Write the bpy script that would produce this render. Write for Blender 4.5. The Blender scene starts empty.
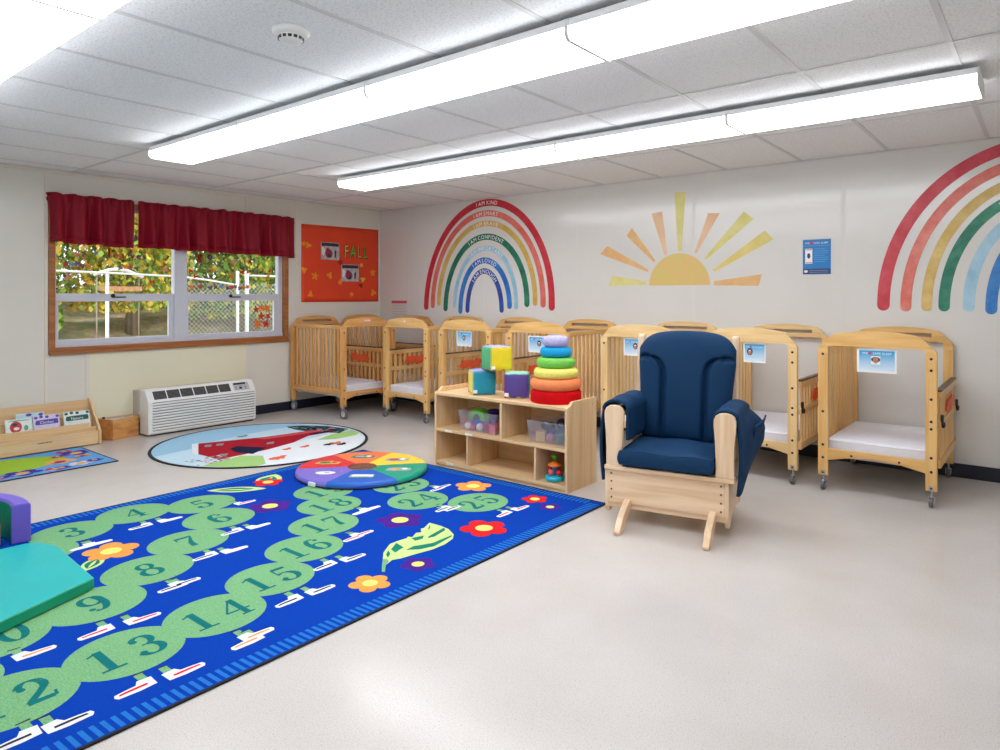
import bpy, bmesh, math, random
from math import sin, cos, pi, radians, sqrt, exp
from mathutils import Vector, Matrix
random.seed(7)
S = bpy.context.scene
COL = S.collection

# ------------------------------------------------------------------ colour and materials
def lin(c):
    r = []
    for v in c[:3]:
        v = v / 255.0
        r.append(v / 12.92 if v <= 0.04045 else ((v + 0.055) / 1.055) ** 2.4)
    return (r[0], r[1], r[2], 1.0)

def new_mat(name):
    m = bpy.data.materials.new(name)
    m.use_nodes = True
    nt = m.node_tree
    b = nt.nodes['Principled BSDF']
    return m, nt, b

def plain(name, rgb, rough=0.5, spec=0.5, metal=0.0, var=0.06, scale=18.0, bump=0.0, bscale=200.0):
    """Principled colour with a soft procedural mottling and optional fine bump."""
    m, nt, b = new_mat(name)
    N, L = nt.nodes, nt.links
    b.inputs['Roughness'].default_value = rough
    b.inputs['Specular IOR Level'].default_value = spec
    b.inputs['Metallic'].default_value = metal
    c = lin(rgb)
    tc = N.new('ShaderNodeTexCoord')
    if var > 0:
        n = N.new('ShaderNodeTexNoise'); n.inputs['Scale'].default_value = scale; n.inputs['Detail'].default_value = 3
        L.new(tc.outputs['Object'], n.inputs['Vector'])
        r = N.new('ShaderNodeValToRGB')
        r.color_ramp.elements[0].position = 0.3; r.color_ramp.elements[1].position = 0.7
        r.color_ramp.elements[0].color = tuple(v * (1 - var) for v in c[:3]) + (1,)
        r.color_ramp.elements[1].color = tuple(min(1, v * (1 + var)) for v in c[:3]) + (1,)
        L.new(n.outputs['Fac'], r.inputs['Fac']); L.new(r.outputs['Color'], b.inputs['Base Color'])
    else:
        b.inputs['Base Color'].default_value = c
    if bump > 0:
        n2 = N.new('ShaderNodeTexNoise'); n2.inputs['Scale'].default_value = bscale; n2.inputs['Detail'].default_value = 2
        L.new(tc.outputs['Object'], n2.inputs['Vector'])
        bp = N.new('ShaderNodeBump'); bp.inputs['Strength'].default_value = bump; bp.inputs['Distance'].default_value = 0.004
        L.new(n2.outputs['Fac'], bp.inputs['Height']); L.new(bp.outputs['Normal'], b.inputs['Normal'])
    return m

def wood(name, c1, c2, axis='Z', rough=0.38, scale=1.0, spec=0.4):
    m, nt, b = new_mat(name)
    N, L = nt.nodes, nt.links
    tc = N.new('ShaderNodeTexCoord'); mp = N.new('ShaderNodeMapping')
    s = {'X': (1.2, 22, 22), 'Y': (22, 1.2, 22), 'Z': (22, 22, 1.2)}[axis]
    mp.inputs['Scale'].default_value = tuple(v * scale for v in s)
    L.new(tc.outputs['Object'], mp.inputs['Vector'])
    n = N.new('ShaderNodeTexNoise'); n.inputs['Scale'].default_value = 1.3; n.inputs['Detail'].default_value = 4
    n.inputs['Distortion'].default_value = 0.9
    L.new(mp.outputs['Vector'], n.inputs['Vector'])
    r = N.new('ShaderNodeValToRGB')
    r.color_ramp.elements[0].position = 0.32; r.color_ramp.elements[0].color = lin(c2)
    r.color_ramp.elements[1].position = 0.62; r.color_ramp.elements[1].color = lin(c1)
    L.new(n.outputs['Fac'], r.inputs['Fac']); L.new(r.outputs['Color'], b.inputs['Base Color'])
    b.inputs['Roughness'].default_value = rough; b.inputs['Specular IOR Level'].default_value = spec
    return m

def watercolor(name, rgb, rgb2, rough=0.4):
    m, nt, b = new_mat(name)
    N, L = nt.nodes, nt.links
    tc = N.new('ShaderNodeTexCoord')
    n = N.new('ShaderNodeTexNoise'); n.inputs['Scale'].default_value = 5.5; n.inputs['Detail'].default_value = 5
    n.inputs['Roughness'].default_value = 0.65
    L.new(tc.outputs['Object'], n.inputs['Vector'])
    r = N.new('ShaderNodeValToRGB')
    r.color_ramp.elements[0].position = 0.36; r.color_ramp.elements[0].color = lin(rgb)
    r.color_ramp.elements[1].position = 0.68; r.color_ramp.elements[1].color = lin(rgb2)
    L.new(n.outputs['Fac'], r.inputs['Fac']); L.new(r.outputs['Color'], b.inputs['Base Color'])
    b.inputs['Roughness'].default_value = rough; b.inputs['Specular IOR Level'].default_value = 0.4
    return m

def emission(name, rgb, strength):
    m = bpy.data.materials.new(name); m.use_nodes = True
    nt = m.node_tree; nt.nodes.clear()
    e = nt.nodes.new('ShaderNodeEmission'); e.inputs['Color'].default_value = lin(rgb); e.inputs['Strength'].default_value = strength
    o = nt.nodes.new('ShaderNodeOutputMaterial'); nt.links.new(e.outputs[0], o.inputs['Surface'])
    return m

def clear(name, tint=(245, 248, 250), gloss=0.07, rough=0.08, haze=0.0, hazecol=(225, 225, 225)):
    """thin clear sheet: mostly transparent with a weak reflection, optional milky haze"""
    m = bpy.data.materials.new(name); m.use_nodes = True
    nt = m.node_tree; nt.nodes.clear(); N, L = nt.nodes, nt.links
    t = N.new('ShaderNodeBsdfTransparent'); t.inputs['Color'].default_value = lin(tint)
    g = N.new('ShaderNodeBsdfGlossy'); g.inputs['Roughness'].default_value = rough
    mx = N.new('ShaderNodeMixShader'); mx.inputs[0].default_value = gloss
    L.new(t.outputs[0], mx.inputs[1]); L.new(g.outputs[0], mx.inputs[2])
    last = mx
    if haze > 0:
        d = N.new('ShaderNodeBsdfDiffuse'); d.inputs['Color'].default_value = lin(hazecol)
        m2 = N.new('ShaderNodeMixShader'); m2.inputs[0].default_value = haze
        L.new(mx.outputs[0], m2.inputs[1]); L.new(d.outputs[0], m2.inputs[2]); last = m2
    o = N.new('ShaderNodeOutputMaterial'); L.new(last.outputs[0], o.inputs['Surface'])
    return m

def carpet(name, rgb, var=0.10):
    return plain(name, rgb, rough=0.95, spec=0.1, var=var, scale=160.0, bump=0.35, bscale=420.0)

# ------------------------------------------------------------------ mesh builder
class MB:
    def __init__(self):
        self.bm = bmesh.new()
    def face(self, pts, mat=0):
        vs = [self.bm.verts.new(p) for p in pts]
        try:
            f = self.bm.faces.new(vs); f.material_index = mat
            return f
        except ValueError:
            return None
    def box(self, x0, y0, z0, x1, y1, z1, mat=0):
        v = [self.bm.verts.new(p) for p in ((x0,y0,z0),(x1,y0,z0),(x1,y1,z0),(x0,y1,z0),(x0,y0,z1),(x1,y0,z1),(x1,y1,z1),(x0,y1,z1))]
        for q in ((3,2,1,0),(4,5,6,7),(0,1,5,4),(1,2,6,5),(2,3,7,6),(3,0,4,7)):
            f = self.bm.faces.new([v[i] for i in q]); f.material_index = mat
        return v
    def prism(self, pts, axis, a, b, mat=0):
        def P(p, t):
            return {'x': (t, p[0], p[1]), 'y': (p[0], t, p[1]), 'z': (p[0], p[1], t)}[axis]
        va = [self.bm.verts.new(P(p, a)) for p in pts]; vb = [self.bm.verts.new(P(p, b)) for p in pts]
        n = len(pts)
        fs = [self.bm.faces.new(va), self.bm.faces.new(vb[::-1])]
        for i in range(n):
            fs.append(self.bm.faces.new((va[i], vb[i], vb[(i+1) % n], va[(i+1) % n])))
        for f in fs: f.material_index = mat
        return va + vb
    def lathe(self, prof, c=(0,0,0), n=24, mat=0, axis='z', closed=False):
        rings = []
        for r, z in prof:
            ring = []
            for i in range(n):
                t = 2*pi*i/n
                p = {'z': (r*cos(t), r*sin(t), z), 'y': (r*cos(t), z, r*sin(t)), 'x': (z, r*cos(t), r*sin(t))}[axis]
                ring.append(self.bm.verts.new((c[0]+p[0], c[1]+p[1], c[2]+p[2])))
            rings.append(ring)
        pairs = list(zip(rings, rings[1:]))
        if closed: pairs.append((rings[-1], rings[0]))
        for a, b in pairs:
            for i in range(n):
                f = self.bm.faces.new((a[i], a[(i+1) % n], b[(i+1) % n], b[i])); f.material_index = mat; f.smooth = True
        if not closed:
            for ring, fl in ((rings[0], True), (rings[-1], False)):
                f = self.bm.faces.new(ring[::-1] if fl else ring); f.material_index = mat
    def sphere(self, c, r, mat=0, sc=(1,1,1), n=16, m=10):
        prof = []
        for j in range(1, m):
            t = pi*j/m - pi/2
            prof.append((r*cos(t), r*sin(t)))
        bot = self.bm.verts.new((c[0], c[1], c[2]-r*sc[2])); top = self.bm.verts.new((c[0], c[1], c[2]+r*sc[2]))
        rings = [[self.bm.verts.new((c[0]+a*cos(2*pi*i/n)*sc[0], c[1]+a*sin(2*pi*i/n)*sc[1], c[2]+z*sc[2])) for i in range(n)] for a, z in prof]
        fs = []
        for a, b in zip(rings, rings[1:]):
            for i in range(n): fs.append(self.bm.faces.new((a[i], a[(i+1)%n], b[(i+1)%n], b[i])))
        for i in range(n):
            fs.append(self.bm.faces.new((bot, rings[0][(i+1)%n], rings[0][i])))
            fs.append(self.bm.faces.new((top, rings[-1][i], rings[-1][(i+1)%n])))
        for f in fs: f.material_index = mat; f.smooth = True
    def tube(self, pts, r, n=8, mat=0):
        pts = [Vector(p) for p in pts]; rings = []
        ref = Vector((0.13, 0.31, 0.94))
        for i, p in enumerate(pts):
            d = (pts[min(i+1, len(pts)-1)] - pts[max(i-1, 0)]).normalized()
            u = d.cross(ref)
            if u.length < 1e-4: u = d.cross(Vector((1,0,0)))
            u.normalize(); w = d.cross(u)
            rr = r[i] if isinstance(r, (list, tuple)) else r
            rings.append([self.bm.verts.new(p + (u*cos(2*pi*k/n) + w*sin(2*pi*k/n))*rr) for k in range(n)])
        for a, b in zip(rings, rings[1:]):
            for k in range(n):
                f = self.bm.faces.new((a[k], a[(k+1)%n], b[(k+1)%n], b[k])); f.material_index = mat; f.smooth = True
        f = self.bm.faces.new(rings[0][::-1]); f.material_index = mat
        f = self.bm.faces.new(rings[-1]); f.material_index = mat
    def grid(self, fn, nu, nv, mat=0, smooth=True):
        V = [[self.bm.verts.new(fn(i/nu, j/nv)) for j in range(nv+1)] for i in range(nu+1)]
        for i in range(nu):
            for j in range(nv):
                f = self.bm.faces.new((V[i][j], V[i+1][j], V[i+1][j+1], V[i][j+1])); f.material_index = mat; f.smooth = smooth
        return V
    def add_glyph(self, verts, faces, fn, mat=0):
        vs = [self.bm.verts.new(fn(x, y)) for x, y in verts]
        for f in faces:
            try:
                g = self.bm.faces.new([vs[i] for i in f]); g.material_index = mat
            except ValueError: pass
    def xform(self, M, verts=None):
        bmesh.ops.transform(self.bm, matrix=M, verts=verts or self.bm.verts)
    def build(self, name, mats, parent=None, bevel=0.0, seg=2, smooth=False, fix=True, subsurf=0):
        if fix: bmesh.ops.recalc_face_normals(self.bm, faces=self.bm.faces)
        me = bpy.data.meshes.new(name)
        self.bm.to_mesh(me); self.bm.free()
        for m in (mats if isinstance(mats, (list, tuple)) else [mats]): me.materials.append(m)
        if smooth:
            for p in me.polygons: p.use_smooth = True
        o = bpy.data.objects.new(name, me); COL.objects.link(o)
        if parent: o.parent = parent
        if bevel > 0:
            md = o.modifiers.new('bevel', 'BEVEL'); md.width = bevel; md.segments = seg; md.limit_method = 'ANGLE'
            md.angle_limit = radians(40)
        if subsurf:
            md = o.modifiers.new('sub', 'SUBSURF'); md.levels = subsurf; md.render_levels = subsurf
        return o

def tag(o, label, cat, group=None):
    o['label'] = label; o['category'] = cat
    if group: o['group'] = group
    return o
def thing(name, label, cat, loc=(0,0,0), rz=0.0, group=None):
    o = bpy.data.objects.new(name, None); COL.objects.link(o)
    o.empty_display_size = 0.1
    o.location = loc; o.rotation_euler = (0, 0, rz)
    return tag(o, label, cat, group)
def struct(o):
    o['kind'] = 'structure'; return o

# glyphs of the built-in font, cached as 2-D meshes
_gl = {}
def glyph(ch):
    if ch in _gl: return _gl[ch]
    cu = bpy.data.curves.new('glyph', 'FONT'); cu.body = ch; cu.size = 1.0; cu.resolution_u = 3
    ob = bpy.data.objects.new('glyph', cu); COL.objects.link(ob)
    dg = bpy.context.evaluated_depsgraph_get()
    me = bpy.data.meshes.new_from_object(ob.evaluated_get(dg))
    vs = [(v.co.x, v.co.y) for v in me.vertices]; fs = [tuple(p.vertices) for p in me.polygons]
    w = (max(v[0] for v in vs) if vs else 0.3)
    bpy.data.objects.remove(ob); bpy.data.curves.remove(cu); bpy.data.meshes.remove(me)
    _gl[ch] = (vs, fs, w); return _gl[ch]
def text(mb, s, fn, size, mat=0, align='C', gap=0.08, wide=1.0):
    """flat lettering; fn maps (x, y) in metres on the sheet to 3-D"""
    adv = []; x = 0
    for ch in s:
        if ch == ' ': adv.append(None); x += 0.3; continue
        vs, fs, w = glyph(ch); adv.append(x); x += w + gap
    tot = (x - gap)
    off = {'C': -tot/2, 'L': 0, 'R': -tot}[align]
    for ch, a in zip(s, adv):
        if a is None: continue
        vs, fs, w = glyph(ch)
        mb.add_glyph(vs, fs, lambda px, py, a=a: fn((px + a + off)*size*wide, py*size), mat)

# ------------------------------------------------------------------ shared materials
M = {}
M['white_paint'] = plain('white painted metal', (238, 239, 240), 0.35, var=0.02)
M['white_plastic'] = plain('white plastic', (236, 236, 234), 0.4, var=0.02)
M['black'] = plain('black plastic', (22, 22, 26), 0.45, var=0.0)
M['black_rubber'] = plain('black rubber', (28, 28, 32), 0.7, var=0.0)
M['steel'] = plain('brushed steel', (185, 186, 188), 0.32, metal=0.9, var=0.05)
M['grey_plastic'] = plain('grey plastic', (150, 152, 156), 0.5, var=0.03)
M['white_card'] = plain('white card', (240, 241, 243), 0.6, var=0.0)
M['white_ink'] = plain('white lettering', (248, 248, 248), 0.6, var=0.0)
HONEY = ((232, 190, 124), (214, 164, 96)); PALE = ((238, 206, 152), (222, 184, 126)); AMBER = ((226, 174, 108), (204, 144, 78))
for nm, (a, b) in dict(honey=HONEY, pale=PALE, amber=AMBER).items():
    for ax in 'XYZ': M[nm + ax] = wood(f'{nm} wood along {ax.lower()}', a, b, ax)
for ax in 'XYZ': M['maple' + ax] = wood(f'light maple along {ax.lower()}', (236, 204, 158), (222, 184, 134), ax, 0.42, 0.7)
for ax in 'XYZ': M['glider' + ax] = wood(f'blond glider wood along {ax.lower()}', (240, 212, 180), (222, 188, 150), ax, 0.4, 0.8)
# ---- measured plan coordinates (metres) of printed rug motifs
LEAF = [(4.217, -3.614), (4.153, -3.582), (4.092, -3.525), (4.029, -3.427), (4.027, -3.381), (4.035, -3.314), (4.022, -3.294), (4.046, -3.285), (4.014, -3.227), (4.03, -3.203), (3.986, -3.164), (3.993, -3.147), (3.954, -3.066), (4.042, -3.063), (4.11, -3.074), (4.189, -3.117), (4.228, -3.167), (4.251, -3.248), (4.252, -3.341), (4.228, -3.451), (4.214, -3.524), (4.197, -3.563)]
LEAF_STEM = [(4.153, -3.582), (4.167, -3.57), (4.197, -3.58), (4.223, -3.626), (4.277, -3.678), (4.266, -3.687), (4.209, -3.637)]
LEAF_STRIPES = [[(4.089, -3.473), (4.044, -3.396), (4.118, -3.413), (4.138, -3.489)], [(4.124, -3.536), (4.089, -3.491), (4.13, -3.513), (4.16, -3.556)], [(4.053, -3.299), (4.076, -3.229), (4.106, -3.266), (4.098, -3.312)], [(4.106, -3.226), (4.074, -3.07), (4.108, -3.098), (4.132, -3.205), (4.122, -3.243)], [(4.153, -3.431), (4.145, -3.372), (4.189, -3.278), (4.186, -3.13), (4.202, -3.148), (4.229, -3.303), (4.202, -3.382)], [(4.017, -3.138), (3.981, -3.089), (4.008, -3.112), (4.038, -3.154)]]
LEAF2 = [(2.376, -3.537), (2.404, -3.406), (2.511, -3.273), (2.622, -3.274), (2.615, -3.378), (2.478, -3.489)]
LEAF2_S = [(2.451, -3.485), (2.455, -3.392), (2.541, -3.313), (2.535, -3.417)]
LEAF3 = [(2.432, -3.214), (2.332, -3.094), (2.352, -3.036), (2.481, -3.035), (2.56, -3.11), (2.557, -3.189), (2.523, -3.235)]
LEAF3_S = [(2.445, -3.164), (2.373, -3.061), (2.484, -3.073), (2.539, -3.166)]
LEAF4 = [(3.113, -4.545), (3.049, -4.49), (3.082, -4.428), (3.157, -4.463), (3.179, -4.523), (3.175, -4.553)]
BARN_WALL = [(0.95, -2.87), (1.145, -2.352), (1.247, -1.99), (1.325, -1.72), (1.422, -1.848), (1.413, -2.08), (1.548, -2.323), (1.618, -2.623), (1.631, -3.049), (1.332, -3.064)]
BARN_ROOF = [(1.134, -2.441), (1.208, -1.963), (1.304, -1.675), (1.344, -1.734), (1.304, -2.03), (1.237, -2.409)]
BARN_END = [(0.925, -2.914), (0.932, -2.86), (1.348, -3.072), (1.262, -3.078)]
BARN_DOOR = [(1.348, -2.807), (1.298, -2.708), (1.546, -2.578), (1.666, -2.783), (1.505, -2.837)]
BARN_WINS = [[(1.049, -2.863), (1.069, -2.81), (1.143, -2.857), (1.117, -2.902)], [(1.083, -2.774), (1.104, -2.72), (1.177, -2.771), (1.149, -2.818)], [(1.369, -2.468), (1.383, -2.406), (1.454, -2.461), (1.432, -2.516)], [(1.463, -2.958), (1.488, -2.894), (1.557, -2.945), (1.526, -3.002)]]
GREEN1 = [(1.725, -3.242), (1.675, -3.073), (1.644, -2.875), (1.781, -2.763), (2.036, -2.896), (2.039, -2.987), (1.927, -3.115)]
GREEN2 = [(1.619, -2.138), (1.512, -1.889), (1.506, -1.663), (1.649, -1.664), (1.718, -1.777), (1.718, -1.993)]
TREES = [(0.861, -1.941), (0.947, -1.808), (1.151, -1.674), (1.432, -1.632), (1.528, -1.819), (1.369, -1.891), (1.208, -1.963), (1.04, -1.98)]
FENCE = [(1.605, -3.264), (1.465, -3.02), (1.624, -3.055), (1.746, -3.262)]
GROUND = [(1.631, -3.049), (1.618, -2.623), (1.548, -2.323), (1.476, -1.862), (1.506, -1.663), (1.871, -1.736), (2.162, -2.007), (2.299, -2.343), (2.291, -2.699), (2.108, -2.95), (1.94, -3.123), (1.739, -3.249)]
ANIMALS = [((1.938, -2.739), 0.07, 'o'), ((1.726, -2.512), 0.04, 'o'), ((1.758, -2.359), 0.045, 'o'), ((1.847, -2.179), 0.05, 'k'), ((1.856, -2.11), 0.05, 'o'), ((1.924, -2.104), 0.045, 'k'), ((0.965, -2.47), 0.05, 'g')]
SR_GREEN = [(0.198, -4.099), (0.185, -3.965), (0.334, -3.831), (0.595, -3.829), (0.767, -3.935), (0.792, -4.088), (0.75, -4.243), (0.723, -4.412), (0.183, -4.288)]
SR_FLOWERS = [((0.507, -3.656), 0.1, 'p'), ((0.916, -4.151), 0.1, 'p'), ((0.956, -3.955), 0.06, 'r'), ((0.974, -3.912), 0.05, 'p'), ((0.739, -3.855), 0.09, 'o'), ((0.912, -3.77), 0.07, 'w'), ((0.886, -3.655), 0.05, 'p'), ((0.542, -3.807), 0.04, 'r'), ((0.307, -3.715), 0.05, 'r'), ((0.648, -3.623), 0.05, 'o'), ((0.968, -4.29), 0.04, 'p')]
CIRC = {3: (2.56, -4.39), 4: (2.49, -4.04), 5: (2.62, -3.7), 6: (2.96, -3.77), 7: (3.19, -4.06), 8: (3.4, -4.355), 9: (3.59, -4.657), 10: (3.61, -4.975), 11: (3.86, -5.24), 2: (2.76, -4.62), 1: (2.98, -4.86), 12: (4.11, -5.06), 13: (4.093, -4.735), 14: (4.067, -4.384), 15: (3.93, -4.05), 16: (3.735, -3.735), 17: (3.512, -3.453), 18: (3.247, -3.217), 19: (2.978, -3.059), 23: (3.265, -2.646), 24: (3.597, -2.809), 25: (3.916, -2.604), 20: (2.829, -2.772), 22: (2.965, -2.524)}
FLOWERS = [('o', 0.13, 3.019, -4.37), ('r', 0.1, 2.502, -3.17), ('p', 0.13, 2.987, -3.46), ('p', 0.135, 3.792, -3.139), ('r', 0.135, 4.25, -2.939), ('o', 0.125, 3.658, -2.358), ('r', 0.085, 4.153, -2.332), ('p', 0.07, 4.319, -2.405), ('p', 0.085, 4.331, -3.519), ('o', 0.095, 4.32, -3.803)]
SHOES = [(2.849, -4.439, -1, 4), (2.845, -4.361, 1, 4), (2.756, -4.122, -1, 9), (2.762, -3.952, 1, 4), (2.8, -3.509, 1, 5), (3.229, -3.848, -1, 7), (3.253, -3.693, 1, 4), (3.451, -4.114, -1, 9), (3.478, -3.964, 1, 4), (3.68, -4.381, -1, 9), (3.669, -4.31, 1, 9), (3.858, -4.752, -1, 5), (3.875, -4.579, 1, 5), (3.843, -4.938, 1, 6), (4.36, -5.148, -1, 9), (4.379, -5.009, 1, 9), (4.357, -4.819, -1, 5), (4.376, -4.656, 1, 5), (4.365, -4.428, -1, 6), (4.339, -4.363, 1, 6), (4.194, -4.139, -1, 9), (4.204, -3.975, 1, 9), (4.002, -3.816, -1, 9), (4.025, -3.655, 1, 9), (3.809, -3.495, -1, 5), (3.795, -3.409, 1, 5), (3.502, -3.19, -1, 4), (3.494, -3.099, 1, 4), (3.515, -2.565, -1, 7), (3.502, -2.485, 1, 7), (3.839, -2.844, -1, 9), (3.872, -2.792, 1, 9), (4.181, -2.687, -1, 5), (4.19, -2.525, 1, 5)]
# ------------------------------------------------------------------ room shell
H = 2.373
XR, YN = 8.0, -7.4            # right wall and the wall behind the viewer
def floor_mat():
    m, nt, b = new_mat('speckled vinyl floor'); N, L = nt.nodes, nt.links
    tc = N.new('ShaderNodeTexCoord')
    n1 = N.new('ShaderNodeTexNoise'); n1.inputs['Scale'].default_value = 210; n1.inputs['Detail'].default_value = 2
    n2 = N.new('ShaderNodeTexNoise'); n2.inputs['Scale'].default_value = 2.0; n2.inputs['Detail'].default_value = 4
    n3 = N.new('ShaderNodeTexVoronoi'); n3.inputs['Scale'].default_value = 60
    for n in (n1, n2, n3): L.new(tc.outputs['Object'], n.inputs['Vector'])
    r1 = N.new('ShaderNodeValToRGB'); e = r1.color_ramp.elements
    e[0].position = 0.32; e[0].color = lin((190, 184, 180)); e[1].position = 0.52; e[1].color = lin((208, 203, 200))
    L.new(n1.outputs['Fac'], r1.inputs['Fac'])
    r2 = N.new('ShaderNodeValToRGB'); e = r2.color_ramp.elements
    e[0].position = 0.35; e[0].color = (0.93, 0.92, 0.91, 1); e[1].position = 0.65; e[1].color = (1, 1, 1, 1)
    L.new(n2.outputs['Fac'], r2.inputs['Fac'])
    r3 = N.new('ShaderNodeValToRGB'); e = r3.color_ramp.elements
    e[0].position = 0.05; e[0].color = (0.62, 0.58, 0.55, 1); e[1].position = 0.14; e[1].color = (1, 1, 1, 1)
    L.new(n3.outputs['Distance'], r3.inputs['Fac'])
    mx = N.new('ShaderNodeMixRGB'); mx.blend_type = 'MULTIPLY'; mx.inputs[0].default_value = 1
    L.new(r1.outputs['Color'], mx.inputs[1]); L.new(r2.outputs['Color'], mx.inputs[2])
    mx2 = N.new('ShaderNodeMixRGB'); mx2.blend_type = 'MULTIPLY'; mx2.inputs[0].default_value = 0.8
    L.new(mx.outputs['Color'], mx2.inputs[1]); L.new(r3.outputs['Color'], mx2.inputs[2])
    L.new(mx2.outputs['Color'], b.inputs['Base Color'])
    b.inputs['Roughness'].default_value = 0.19; b.inputs['Specular IOR Level'].default_value = 0.28
    n4 = N.new('ShaderNodeTexNoise'); n4.inputs['Scale'].default_value = 9
    L.new(tc.outputs['Object'], n4.inputs['Vector'])
    bp = N.new('ShaderNodeBump'); bp.inputs['Strength'].default_value = 0.06; bp.inputs['Distance'].default_value = 0.02
    L.new(n4.outputs['Fac'], bp.inputs['Height']); L.new(bp.outputs['Normal'], b.inputs['Normal'])
    return m
def ceiling_mat():
    m, nt, b = new_mat('fissured ceiling tile'); N, L = nt.nodes, nt.links
    tc = N.new('ShaderNodeTexCoord')
    n1 = N.new('ShaderNodeTexNoise'); n1.inputs['Scale'].default_value = 105; n1.inputs['Detail'].default_value = 3
    L.new(tc.outputs['Object'], n1.inputs['Vector'])
    r = N.new('ShaderNodeValToRGB'); e = r.color_ramp.elements
    e[0].position = 0.34; e[0].color = lin((222, 223, 225)); e[1].position = 0.5; e[1].color = lin((243, 244, 246))
    L.new(n1.outputs['Fac'], r.inputs['Fac']); L.new(r.outputs['Color'], b.inputs['Base Color'])
    b.inputs['Roughness'].default_value = 0.9
    bp = N.new('ShaderNodeBump'); bp.inputs['Strength'].default_value = 0.25; bp.inputs['Distance'].default_value = 0.004
    L.new(n1.outputs['Fac'], bp.inputs['Height']); L.new(bp.outputs['Normal'], b.inputs['Normal'])
    return m
M['wall_cool'] = plain('glossy white wall panel', (224, 223, 220), 0.15, spec=0.5, var=0.02, scale=1.5, bump=0.05, bscale=5)
M['wall_warm'] = plain('cream painted wall panel', (226, 223, 214), 0.26, spec=0.5, var=0.02, scale=1.5, bump=0.04, bscale=5)
M['wall_yellow'] = plain('pale yellow wall panel', (230, 226, 200), 0.4, var=0.02, scale=1.5)
M['seam'] = plain('panel seam strip', (220, 218, 215), 0.3, var=0.0)
M['grid'] = plain('white ceiling grid', (214, 214, 216), 0.5, var=0.0)
M['base'] = plain('navy rubber baseboard', (24, 26, 46), 0.4, var=0.05)
M['cream_trim'] = plain('cream trim', (226, 219, 206), 0.5, var=0.02)

mb = MB(); mb.box(-0.15, YN, -0.06, XR, 0.15, 0); struct(mb.build('floor', floor_mat()))
mb = MB(); mb.box(-0.15, YN, H, XR, 0.15, H+0.06); struct(mb.build('ceiling', ceiling_mat()))
# ceiling grid, 2 x 4 ft tiles
mb = MB()
x = 0.2358
while x < XR: mb.box(x-0.012, YN+0.02, H-0.004, x+0.012, -0.001, H-0.0005); x += 0.6096
y = -3.5216 + 2*1.2192
while y > YN: mb.box(0.001, y-0.012, H-0.005, XR-0.02, y+0.012, H-0.001); y -= 1.2192
mb.box(0.0005, YN+0.02, H-0.004, 0.025, -0.001, H-0.0006)
mb.box(0.03, -0.022, H-0.004, XR-0.02, -0.001, H-0.0006)
struct(mb.build('trim_1', M['grid']))
# back wall with panel seams
mb = MB(); mb.box(-0.15, 0, 0, XR, 0.15, H)
struct(mb.build('wall_back', M['wall_cool']))
mb = MB()
for k in range(7):
    xs = 0.54 + 1.2192*k
    mb.box(xs-0.016, -0.0007, 0.10, xs+0.016, 0.001, H-0.006)
struct(mb.build('trim_2', M['seam']))
# left wall with the window opening
WY0, WY1, WZ0, WZ1 = -3.66, -1.40, 0.83, 2.10
mb = MB()
mb.box(-0.15, YN, 0, 0, WY0, H); mb.box(-0.15, WY1, 0, 0, 0, H)
mb.box(-0.15, WY0, 0, 0, WY1, WZ0); mb.box(-0.15, WY0, WZ1, 0, WY1, H)
mb.box(-0.001, -3.40, 0.0, 0.004, -1.86, 0.775, 1)
struct(mb.build('wall_left', [M['wall_warm'], M['wall_yellow']]))
mb = MB()
for ys, z0, z1 in ((-3.72, 0.10, H-0.03), (-4.94, 0.10, H-0.03), (-1.86, 0.10, 0.775), (-1.86, 2.18, H-0.03), (-1.24, 0.10, H-0.03), (-3.40, 0.10, 0.775)):
    mb.box(-0.001, ys-0.014, z0, 0.0055, ys+0.014, z1)
struct(mb.build('trim_3', M['cream_trim'], bevel=0.001))
mb = MB(); mb.box(0.0005, YN+0.02, H-0.034, 0.014, -0.003, H-0.005); struct(mb.build('trim_4', M['cream_trim'], bevel=0.002))
mb = MB(); mb.box(XR-0.001, YN, 0, XR+0.12, 0.15, H); struct(mb.build('wall_right', M['wall_warm']))
mb = MB(); mb.box(-0.15, YN-0.12, 0, XR+0.12, YN+0.001, H); struct(mb.build('wall_front', M['wall_warm']))
mb = MB(); mb.box(0.0, -0.009, 0, XR-0.01, 0.001, 0.098); struct(mb.build('baseboard_back', M['base'], bevel=0.002))
mb = MB(); mb.box(-0.001, YN+0.02, 0, 0.009, -0.010, 0.098); struct(mb.build('baseboard_left', M['base'], bevel=0.002))

# ------------------------------------------------------------------ window
M['casing'] = wood('stained window casing', (176, 112, 62), (150, 88, 44), 'Y', 0.45)
M['alu'] = plain('pale window frame', (205, 208, 220), 0.4, var=0.02)
M['glass'] = clear('window glass', (254, 255, 255), 0.03, 0.02)
win = bpy.data.objects.new('window_1', None); COL.objects.link(win); win.location = (0, (WY0+WY1)/2, WZ0); struct(win)
win['label'] = 'wide double window with stained wood casing under red valances'
def wl(mb):  # world -> window local
    mb.xform(Matrix.Translation((0, -(WY0+WY1)/2, -WZ0))); return mb
mb = MB()
mb.box(-0.10, -3.705, 0.775, 0.02, -1.355, 0.835)          # sill casing
mb.box(-0.02, -3.705, 0.775, 0.035, -1.355, 0.80)
mb.box(-0.10, -3.705, 0.835, 0.02, -3.655, 2.14)
mb.box(-0.10, -1.405, 0.835, 0.02, -1.355, 2.14)
mb.box(-0.10, -3.705, 2.09, 0.02, -1.355, 2.14)
wl(mb).build('casing', M['casing'], win, bevel=0.004)
mb = MB()
mb.box(-0.09, -2.615, 0.872, -0.022, -2.49, 2.06)            # mullion
mb.box(-0.09, -3.655, 0.835, -0.02, -1.405, 0.872)          # bottom track
mb.box(-0.09, -3.655, 2.06, -0.02, -1.405, 2.09)
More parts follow.
